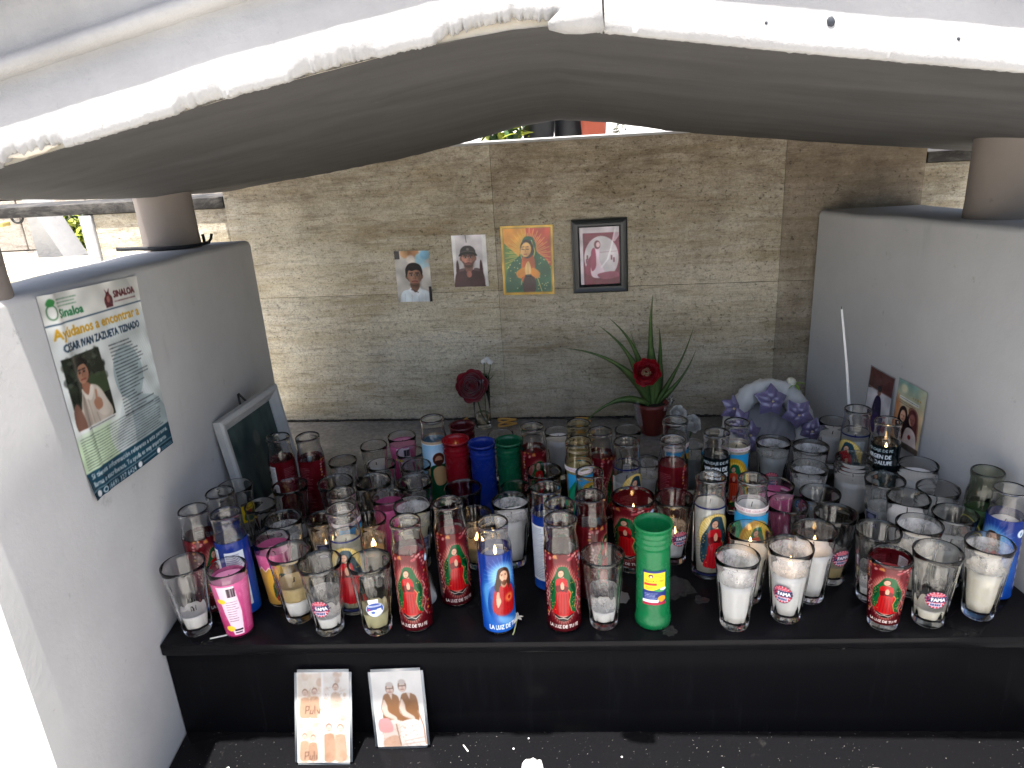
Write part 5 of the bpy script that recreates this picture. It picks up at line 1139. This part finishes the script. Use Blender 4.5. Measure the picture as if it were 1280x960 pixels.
# ------------------------------------------------------------------ photo cards on the right wall
def on_right(y0, y1, z0, z1, off, lean=0):
    def fn(u, v):
        y = y0 + (y1 - y0) * u + 0 * v; z = z1 + (z0 - z1) * v
        x = .8745 - .165 * y - off - lean * v - .003 * np.sin(u * 3.1) * v; return x, y, z
    return fn
o = link("photo_card", art_mesh(art_card1(), on_right(.622, .528, .100, .249, .0022, .006), "photo_card", M_FILM)); tag(o, "photo card of a person in a dark robe on the right wall, nearer the corner", "photo", "photo cards on the right wall")
o = link("photo_card", art_mesh(art_card2(), on_right(.516, .420, .111, .256, .0022, .004), "photo_card", M_FILM)); tag(o, "photo card with two women under a warm sky on the right wall", "photo", "photo cards on the right wall")

# ------------------------------------------------------------------ laminated photographs leaning on the riser
M_LAM = mat("clear_laminate_edge", (.30, .32, .32), .2, .6)
def laminated(art, x, yb, wd, ht, lean, roll, label):
    t = thing("laminated_photo", label, "photo", (x, yb, -.2030), rad(0), "laminated photographs leaning on the riser"); t.rotation_euler = (-lean, rad(roll), rad(1))
    b = .0045; me = pyd("laminate", *box(-wd / 2 - b, wd / 2 + b, 0, .0012, 0, ht + 2 * b)); bm = bmesh.new(); bm.from_mesh(me)
    bmesh.ops.recalc_face_normals(bm, faces=bm.faces)
    bmesh.ops.bevel(bm, geom=[e for e in bm.edges if abs(e.verts[0].co.y - e.verts[1].co.y) > .0005], offset=.005, segments=4, affect='EDGES'); bm.to_mesh(me); bm.free()
    link("laminate", me, M_LAM, t); o = link("picture", art_mesh(art, flat(wd, ht), "picture", M_FILM), None, t); o.location = (0, -.0006, b); return t
laminated(art_collage(), -.366, -.070, .092, .153, math.atan(.066 / .153), .6, "laminated pale collage of sketchy photos leaning on the black riser, the left one")
laminated(art_couple(), -.2345, -.034, .088, .141, math.atan(.031 / .148), -1.4, "laminated faded photo of two people sitting side by side, the right one")

# ------------------------------------------------------------------ white frame leaning on the left wall
wf = thing("picture_frame", "old white picture frame with a dark greenish picture leaning on the left wall", "picture frame", (-.622, .489, .001), 0, "framed pictures")
ex = Vector((.157, .988, 0)).normalized(); ez = Vector((-.031, .005, .258)).normalized(); ey = ez.cross(ex)
MX = Matrix.Identity(4)
for i in range(3): MX[i][0] = ex[i]; MX[i][1] = -Vector((ex.y, -ex.x, 0)).normalized()[i] if False else (ez.cross(ex))[i]; MX[i][2] = ez[i]
MX.translation = wf.location; wf.matrix_world = MX
M_FRW = make_plaster("chipped_white_frame_paint", (.38, .38, .37), (.47, .47, .45), (.17, .165, .15), .001, 4)
frame_pieces(.240, .26, .030, .020, M_FRW, wf, [(0, 0), (0, .016), (.005, .020), (.012, .019), (.016, .014), (.022, .012), (.025, .008), (.030, .006), (.030, 0)])
o = link("picture", art_mesh(art_teal(), flat(.184, .204), "picture", M_FILM), None, wf); o.location = (0, -.003, .028)
v, f = merge([tube([(-.012, 0, .258), (-.001, .006, .281)], .0026, 6), tube([(.012, 0, .258), (.001, .006, .281)], .0026, 6)]); link("hanger", pyd("hanger", v, f), M_IRON, wf)

# ------------------------------------------------------------------ rose in a glass vase
vs = thing("glass_vase", "slim clear glass vase holding the red rose by the stone wall", "vase", (-.164, .905, .0006))
link("glass", pyd("glass", *lathe([(0, .001), (.019, 0), (.0225, .003), (.0235, .05), (.027, .155), (.0262, .156), (.0253, .155), (.022, .05), (.021, .008), (0, .007)], 40)), M_GLASS, vs)
link("water", pyd("water", *lathe([(0, .0085), (.0203, .009), (.0212, .044), (0, .044)], 32)), make_glass("stale_water", (.86, .74, .52)), vs)
M_ROSE = mat("red_rose_petal", (.20, .003, .012), .55, .3, Sheen_Weight=.3); M_ROSE2 = mat("deep_red_petal", (.30, .008, .022), .5, .3, Sheen_Weight=.3)
def petal(L, wd, cup_, curl, n=7, m_=6):
    V = []; F = []
    for i in range(n + 1):
        t = i / n; ww = wd * (math.sin(math.pi * min(.96, .12 + .74 * t)) ** .7)
        for j in range(m_ + 1):
            s = j / m_ * 2 - 1; V.append((ww * s, -cup_ * (1 - s * s) * ww * .9 * math.sin(math.pi * t * .8 + .3) - curl * max(0, t - .7) ** 1.5 * L * -3, L * t - .12 * L * s * s * t))
    for i in range(n):
        for j in range(m_): a = i * (m_ + 1) + j; F.append((a, a + 1, a + m_ + 2, a + m_ + 1))
    return V, F
def rose_head(name, label, loc, aim, R, m1, m2, seed, group=None, ruff=False):
    q = random.Random(seed); t = thing(name, label, "flower", loc, 0, group); ax = Vector(aim).to_track_quat('Z', 'Y').to_matrix().to_4x4()
    nl = 7 if not ruff else 9
    for li in range(nl):
        fr_ = li / (nl - 1); cnt = (3 + li) if not ruff else (5 + 2 * li)
        for k in range(cnt):
            L = R * (.62 + .5 * fr_) * q.uniform(.9, 1.1); wd = R * (.30 + .36 * fr_) * (.8 if ruff else 1); open_ = (.10 + 1.28 * fr_ ** 1.3) * q.uniform(.9, 1.1)
            Mx = ax @ Matrix.Rotation(2 * math.pi * k / cnt + li * .9 + q.uniform(-.15, .15), 4, 'Z') @ Matrix.Translation((0, -R * (.03 + .14 * fr_), -R * .45 + R * .15 * (1 - fr_))) @ Matrix.Rotation(open_, 4, 'X')
            vf = petal(L, wd, .55 * (1 - fr_ * .55), .4 * fr_)
            if ruff: vf = ([(x + .12 * R * mnoise.noise(Vector((x * 300, z * 300, k))), y + .10 * R * mnoise.noise(Vector((z * 300, x * 300, k + 9))), z) for x, y, z in vf[0]], vf[1])
            me = pyd("petal", *xf(vf, Mx)); link("petal", me, m1 if q.random() < .5 else m2, t)
    return t
rs = rose_head("rose", "single dark red rose in the slim glass vase", (-.186, .872, .142), (-.25, -.9, .45), .037, M_ROSE, M_ROSE2, 4)
link("stem", pyd("stem", *tube(bez((.004, .02, -.018), (.012, .028, -.05), (.016, .03, -.1), (.032, .034, -.130), 10), .0022)), M_STEM, rs)
sp = thing("flower_sprig", "thin sprig with tiny white flowers beside the rose in the vase", "flower", (-.160, .905, .010))
link("stem", pyd("stem", *merge([tube(bez((.004, 0, 0), (.01, 0, .06), (.006, 0, .12), (.012, -.005, .188), 10), .0014, 6), tube(bez((.008, 0, .1), (.012, 0, .14), (.03, 0, .16), (.028, -.004, .186), 8), .0012, 6), tube([(.008, 0, .12), (.034, 0, .148)], .0010, 5), tube([(.008, 0, .10), (-.008, 0, .12)], .0010, 5)])), M_STEM, sp)
parts = [xf(leaf_mesh(.018, .003, .2, 4), Matrix.Translation((.012, 0, z)) @ Matrix.Rotation(a, 4, 'Y') @ Matrix.Rotation(b, 4, 'Z')) for z, a, b in ((.10, .4, 1), (.12, -.6, -1.2), (.14, .3, 1.4), (.09, .2, -1.6), (.15, -.3, 2))]
link("leaf", pyd("leaf", *merge(parts)), M_LEAF, sp)
for x, z in ((.010, .190), (.028, .188), (.020, .196)):
    parts = [xf(leaf_mesh(.0095, .0036, .2, 4), Matrix.Translation((x, -.006, z)) @ Matrix.Rotation(2 * math.pi * k / 7, 4, 'Y') @ Matrix.Rotation(rad(90), 4, 'X') @ Matrix.Rotation(rad(-20), 4, 'X')) for k in range(7)]
    link("blossom", pyd("blossom", *merge(parts)), wfm, sp)

# ------------------------------------------------------------------ pot plant with red flower
pp = thing("potted_plant", "aloe like plant in a red pot with crinkled clear wrap by the stone wall", "plant", (.302, .838, .0006))
MRP = mat("red_glazed_pot", (.14, .018, .013), .4)
link("pot", pyd("pot", *lathe([(0, 0), (.026, 0), (.030, .004), (.040, .075), (.0415, .078), (.0415, .090), (.0385, .090), (.037, .078), (0, .076)], 40)), MRP, pp)
link("soil", pyd("soil", *lathe([(.0368, .0785), (.02, .083), (0, .085)], 20)), mat("dark_soil", (.02, .015, .01), .95), pp)
M_ALOE = mat("aloe_leaf", (.075, .125, .035), .42, .5); t_ = NT(M_ALOE); t_.color(t_.mix(t_.ramp(t_.noise(30, 4), [(.35, 0.), (.7, 1.)]), (.055, .12, .03), (.14, .21, .06)))
def blade(p0, p1, p2, p3, w0, flat_=.35):
    P = bez(p0, p1, p2, p3, 16); V = []; F = []
    for i, p in enumerate(P):
        t = (P[min(i + 1, 16)] - P[max(i - 1, 0)]).normalized(); s = t.cross(Vector((0, 1, .15))).normalized(); n = s.cross(t)
        w_ = w0 * (1 - (i / 16) ** 1.6) * (.75 + .5 * math.sin(math.pi * min(1, i / 9))) + .0003
        V += [tuple(p - s * w_ + n * w_ * .25), tuple(p - n * w_ * flat_), tuple(p + s * w_ + n * w_ * .25), tuple(p + n * w_ * .05)]
    for i in range(16):
        for k in range(4): F.append((4 * i + k, 4 * i + (k + 1) % 4, 4 * i + 4 + (k + 1) % 4, 4 * i + 4 + k))
    return V, F
def LW(u, v, z): return (u, v, z)
for a in [((0, 0, .08), (.005, 0, .18), (-.015, -.01, .27), (-.004, -.035, .392), .0085), ((-.004, 0, .08), (-.04, -.02, .17), (-.10, -.03, .24), (-.226, -.03, .258), .0065),
          ((-.006, 0, .08), (-.04, -.01, .19), (-.06, -.02, .25), (-.140, -.03, .315), .0062), ((-.004, .004, .08), (-.03, 0, .2), (-.04, 0, .26), (-.112, -.02, .330), .0056),
          ((-.012, -.01, .085), (-.07, -.04, .13), (-.13, -.05, .12), (-.196, -.045, .040), .0058), ((.004, .004, .08), (.02, 0, .16), (.022, -.01, .22), (.014, -.02, .30), .0075),
          ((.010, 0, .08), (.04, 0, .14), (.08, -.01, .2), (.102, -.02, .305), .0034), ((.012, .004, .08), (.05, 0, .12), (.09, 0, .16), (.110, -.01, .235), .0036),
          ((-.004, 0, .08), (-.02, .0, .16), (-.03, 0, .2), (-.058, -.01, .29), .0040)]:
    link("leaf", pyd("leaf", *blade(*a[:4], a[4] * 1.75)), M_ALOE, pp)
M_WRAP = mat("clear_cellophane", (.93, .95, .95), .12, .6, Transmission_Weight=.82, IOR=1.12)
V = []; F = []
for j in range(15):
    for i in range(41):
        a = 2 * math.pi * i / 40; z = .030 + .072 * j / 14; r = .0365 + .012 * j / 14 + .006 * (mnoise.noise(Vector((math.cos(a) * 3, math.sin(a) * 3, j * .28))) + .6 * mnoise.noise(Vector((math.cos(a) * 8, math.sin(a) * 8, j * .6)))) + .004 + (.016 * max(0, j - 10) / 4 * abs(mnoise.noise(Vector((a * 2, 1, 1)))) * 2)
        V.append((r * math.cos(a), r * math.sin(a), z + .012 * mnoise.noise(Vector((math.cos(a) * 2, math.sin(a) * 2, 7))) * (j > 9)))
for j in range(14):
    for i in range(40):
        a = j * 41 + i
        if not (17 < i < 25 or (j > 9 and not 24 < i < 33)): continue
        F.append((a, a + 1, a + 42, a + 41))
link("clear_wrap", pyd("clear_wrap", V, F), M_WRAP, pp)
M_CAR = mat("red_carnation_petal", (.48, .014, .026), .55, .3); M_CAR2 = mat("pinkish_red_petal", (.58, .05, .07), .55, .3)
cr = rose_head("red_flower", "frilled red flower with cream centre above the red pot", (.279, .775, .197), (-.15, -.92, .36), .029, M_CAR, M_CAR2, 12, None, True)
M_CRM = mat("cream_petal", (.62, .50, .30), .6)
parts = []; ax = Vector((-.15, -.92, .36)).to_track_quat('Z', 'Y').to_matrix().to_4x4()
for k in range(12): parts.append(xf(petal(.013, .0055, .5, .2, 5, 4), ax @ Matrix.Rotation(k * 2.4, 4, 'Z') @ Matrix.Translation((0, -.0015 - .0004 * k, .004)) @ Matrix.Rotation(.12 + .05 * k, 4, 'X')))
link("flower_centre", pyd("flower_centre", *merge(parts)), M_CRM, cr)
link("stem", pyd("stem", *tube(bez((0, .014, -.01), (.004, .03, -.05), (.012, .05, -.08), (.018, .058, -.112), 8), .002)), M_STEM, cr)
for (x, y, z, R_s, s_, lab) in ((.352, .712, .108, .017, 21, "white ruffled carnation behind the pale blue print pillar, upper one"), (.386, .705, .082, .019, 23, "white ruffled carnation right of the pale blue print pillar, lower one")):
    c_ = rose_head("carnation", lab, (x, y, z), (.2, -.75, .6), R_s, wfm, mat("greyish_white_petal", (.66, .66, .63), .6), s_, "white carnations", True)
    link("stem", pyd("stem", *tube(bez((0, .004, -.006), (0, .012, -.03), (-.006, .02, -.06), (-.012, .03, .0015 - z), 8), .002)), M_STEM, c_)

# ------------------------------------------------------------------ lilac wreath
wr = thing("flower_wreath", "white arched wreath with lilac satin flowers in the right corner", "wreath", (.583, .735, .0006), rad(6))
V = []; F = []; na, nb = 72, 18
for i in range(na + 1):
    a = math.pi * (1.02 - 1.04 * i / na); cxx = .098 * math.cos(a); czz = .010 + .135 * max(-.05, math.sin(a)); tx, tz = math.cos(a), math.sin(a)
    for k in range(nb):
        b = 2 * math.pi * k / nb; wv = 1 + .28 * mnoise.noise(Vector((i * .33, math.cos(b) * 1.6, math.sin(b) * 1.6))) + .16 * mnoise.noise(Vector((i * .9, math.cos(b) * 3, math.sin(b) * 3)))
        r = .027 * wv; V.append((cxx + r * math.cos(b) * tx, r * .8 * math.sin(b) + .03 * max(0, math.sin(a)), max(.0015, czz + r * math.cos(b) * tz)))
for i in range(na):
    for k in range(nb): F.append((i * nb + k, i * nb + (k + 1) % nb, (i + 1) * nb + (k + 1) % nb, (i + 1) * nb + k))
MWR = mat("white_wreath_paper", (.62, .62, .60), .6); link("wreath_arch", pyd("wreath_arch", V, F), MWR, wr)
v, f = [], []
for j in range(9):
    for i in range(33):
        a = math.pi * i / 32; rr = (.088 * j / 8); v.append((rr * math.cos(a), .016 - .02 * (1 - j / 8) + .008 * mnoise.noise(Vector((rr * 60, a * 3, 2))) + .03 * math.sin(a) * j / 8, .004 + rr * 1.36 * math.sin(a)))
for j in range(8):
    for i in range(32): a = j * 33 + i; f.append((a, a + 1, a + 34, a + 33))
link("tulle_back", pyd("tulle_back", v, f), mat("grey_tulle", (.30, .30, .31), .8), wr)
M_LIL = mat("lilac_satin", (.185, .155, .29), .2, .9, Sheen_Weight=.2, Anisotropic=.5)
def satin(cx, cz, y, R, rot, tiltx, tilty):
    parts = []
    for k in range(5):
        L, w_ = R, R * .52; V = []; F = []
        for i in range(7):
            t = i / 6; ww = w_ * .9 * math.sin(math.pi * min(.985, .05 + .95 * t)) ** .8 * (1.25 - .8 * t)
            for j in range(7):
                s = j / 6 * 2 - 1; V.append((ww * s, -.75 * ww * (1 - abs(s)) * (1 if t > .1 else .4) + .012 * t * t + .0055 * (j % 2) * (1 - .6 * t), L * t))
        for i in range(6):
            for j in range(6): a = i * 7 + j; F.append((a, a + 1, a + 8, a + 7))
        parts.append(xf((V, F), Matrix.Translation((cx, y, cz)) @ Matrix.Rotation(tiltx, 4, 'X') @ Matrix.Rotation(tilty, 4, 'Z') @ Matrix.Rotation(rot + 2 * math.pi * k / 5, 4, 'Y')))
    fl = link("satin_flower", pyd("satin_flower", *merge(parts)), M_LIL, wr)
    b = link("bead", pyd("bead", *xf(lathe([(0, -.003), (.0028, -.0015), (.0034, 0), (.0028, .0018), (0, .003)], 12), Matrix.Translation((cx, y - .006, cz)))), M_CRM, fl)
for cx, cz, y, R, rot, tx, ty in ((-.104, .122, -.026, .034, .4, -.1, .5), (-.088, .090, -.040, .036, 1.1, .1, .3), (-.066, .056, -.046, .037, .2, .2, .2), (-.050, .028, -.050, .030, .8, .2, .1), (-.006, .132, -.022, .043, .1, -.3, 0), (.056, .096, -.036, .040, .7, -.15, -.3), (.092, .050, -.038, .034, .3, 0, -.5)):
    satin(cx, cz, y, R, rot, tx, ty)
# white bud
bd = thing("white_bud", "white ranunculus bud with bright green calyx above the wreath", "flower", (.640, .770, .158))
link("bud", pyd("bud", *xf(lathe([(0, -.012), (.008, -.009), (.0125, 0), (.011, .007), (.006, .011), (0, .012)], 24), Matrix.Rotation(.5, 4, 'Y'))), mat("cream_white_bud", (.78, .76, .62), .55), bd)
MBG = mat("fresh_green_leaf", (.22, .36, .06), .5)
for k in range(9):
    link("leaf", pyd("leaf", *xf(leaf_mesh(.026, .0045, .5, 5), Matrix.Translation((.008, .0, -.006)) @ Matrix.Rotation(k * 2.4, 4, 'Z') @ Matrix.Rotation(.2 + .12 * (k % 4), 4, 'X'))), MBG, bd)
link("stem", pyd("stem", *tube(bez((.004, 0, -.008), (.01, .01, -.05), (.02, .03, -.1), (.03, .05, -.156), 8), .002)), M_STEM, bd)

# white taper, scraps on the shelf
tp = thing("taper_candle", "thin white taper standing at a slant in front of the right wall", "candle", (.7365, .585, .0006))
v, f = tube([(0, 0, .0), (-.018, -.006, .13), (-.041, -.013, .27), (-.066, -.022, .398)], lambda t: .0044 - .0022 * t, 12); link("taper", pyd("taper", v, f), mat("bright_white_wax", (.86, .85, .82), .5), tp)
link("wick", pyd("wick", *tube([(-.066, -.022, .396), (-.0675, -.0225, .404)], .0006, 5)), M_WICK, tp)
M_PRZ = mat("yellow_ribbon", (.62, .34, .07), .5)
def twist(x, y, s, rot, label, pts):
    o = link("ribbon_scrap", pyd("ribbon_scrap", *tube([Vector((px * s, py * s, .0035 + pz * s)) for px, py, pz in pts], .0030, 7)), M_PRZ); o.location = (x, y, .001); o.rotation_euler = (rad(20), 0, rot); tag(o, label, "ribbon", "yellow ribbon scraps at the foot of the wall"); return o
lo = [(math.sin(2 * a) * 1.0, math.sin(a) * .55, .12 + .12 * math.cos(3 * a)) for a in np.linspace(0, 6.4, 30)]
twist(-.098, .93, .026, .1, "yellow twisted ribbon scrap just right of the vase", lo); twist(.116, .925, .020, .3, "yellow twisted ribbon scrap left of the red flowerpot", lo); twist(-.222, .94, .016, 1.1, "small yellow ribbon scrap left of the vase", [(-1, 0, 0), (-.4, .2, .5), (.3, .1, .9), (.9, -.1, .1), (.3, -.3, .2)])
o = link("matchstick", pyd("matchstick", *tube([(-.563, .008, .0022), (-.529, .0195, .0022)], .0013, 6)), wfm); tag(o, "white matchstick lying beside the pink tumbler at the shelf edge", "matchstick")
tw = thing("flower_twig", "small broken white blossom twig lying at the front blue pillar", "flower", (-.027, .018, .0016))
link("stem", pyd("stem", *tube(bez((-.004, -.010, .0015), (0, 0, .004), (.001, .01, .012), (.004, .022, .018), 8), .0011, 6)), mat("pale_stem", (.30, .34, .16), .6), tw)
parts = [xf(leaf_mesh(.012, .0028, .3, 4), Matrix.Translation((.003, .016, .016)) @ Matrix.Rotation(k * 1.3, 4, 'Z') @ Matrix.Rotation(.5 - .3 * (k % 3), 4, 'X')) for k in range(8)]; link("blossom", pyd("blossom", *merge(parts)), mat("faded_white_petal", (.6, .58, .48), .6), tw)
M_SPILL = mat("grey_wax_spill", (.22, .22, .215), .35)
def spill(x, y, r, seed, label, z=.0004, m=M_SPILL, h=.002):
    q = random.Random(seed); n = 40; prof = [(0, h), (r * .5, h * .95), (r * .85, h * .8), (r, 0)]
    v, f = lathe(prof, n, lambda a, zz, rr: 1 + (.45 * mnoise.noise(Vector((math.cos(a) * 1.4, math.sin(a) * 1.4, seed))) + .25 * mnoise.noise(Vector((math.cos(a) * 4, math.sin(a) * 4, seed)))))
    o = link("wax_spill", pyd("wax_spill", v, f), m); o.location = (x, y, z); tag(o, label, "wax spill", "wax spills"); return o
M_THIN = mat("thin_wax_film", (.022, .022, .022), .25)
spill(.160, .113, .016, 3, "grey wax spill between the low tumbler and the tall green cup"); spill(.262, .140, .034, 8, "dull wax film right of the tall green cup", h=.0008, m=M_THIN); spill(.232, .018, .014, 5, "thin wax smear in front of the tall green cup", h=.0008, m=M_THIN); spill(.30, .10, .012, 9, "small grey wax drip left of the plain white front tumbler", h=.001, m=M_THIN)
M_WW = mat("white_wax_lump", (.7, .7, .69), .5)
o = spill(-.005, -.086, .019, 12, "white rounded wax lump at the bottom edge of the picture", -.2032, M_WW, .022)
o = spill(.551, -.090, .012, 15, "small grey wax flake on the lower step at right", -.2032, M_SPILL, .016); o.scale = (1.2, .4, 1)
q = random.Random(31); ORD = ['leftmost', 'second', 'third', 'fourth', 'fifth', 'sixth', 'seventh', 'eighth', 'ninth', 'tenth', 'eleventh', 'twelfth', 'thirteenth', 'fourteenth']
cr_ = sorted((q.uniform(-.55, .75), q.uniform(-.085, -.012)) for _ in range(9)); cr_ = [c for c in cr_ if not -.43 < c[0] < -.17]
for i, (x, y) in enumerate(cr_):
    o = spill(x, y, q.uniform(.001, .0026), 40 + i, "white wax crumb on the speckled lower step, %s from the left" % ORD[i] if i else "white wax crumb on the speckled lower step, leftmost one", -.2032, M_WW, .0015); o.name = "wax_crumb"; o['category'] = "wax crumb"; o['group'] = "wax crumbs on the lower step"
o = link("matchstick", pyd("matchstick", *tube([(-.128, -.028, -.2018), (-.118, -.042, -.2018)], .0012, 6)), wfm); tag(o, "white stick scrap on the lower step right of the laminated photos", "matchstick")
# black cord round the left column
M_CORD = mat("black_cord", (.012, .014, .018), .75)
pts = [(-.885, .53, .6095), (-.87, .536, .6075), (-.85, .545, .6065)] + [(-.812 + .066 * math.cos(a), .62 + .066 * math.sin(a), .6025 - .0035 * (a + 1.5)) for a in np.linspace(rad(-105), rad(10), 14)] + [(-.748, .655, .5945), (-.750, .68, .593)]
cd = link("cord", pyd("cord", *merge([tube(pts, .0042, 8), tube([pts[-2], (-.750, .660, .603), (-.753, .664, .614)], .0036, 6), tube([pts[-1], (-.746, .688, .601), (-.745, .692, .611)], .0034, 6)])), M_CORD); tag(cd, "black cord tied round the foot of the left column", "cord")
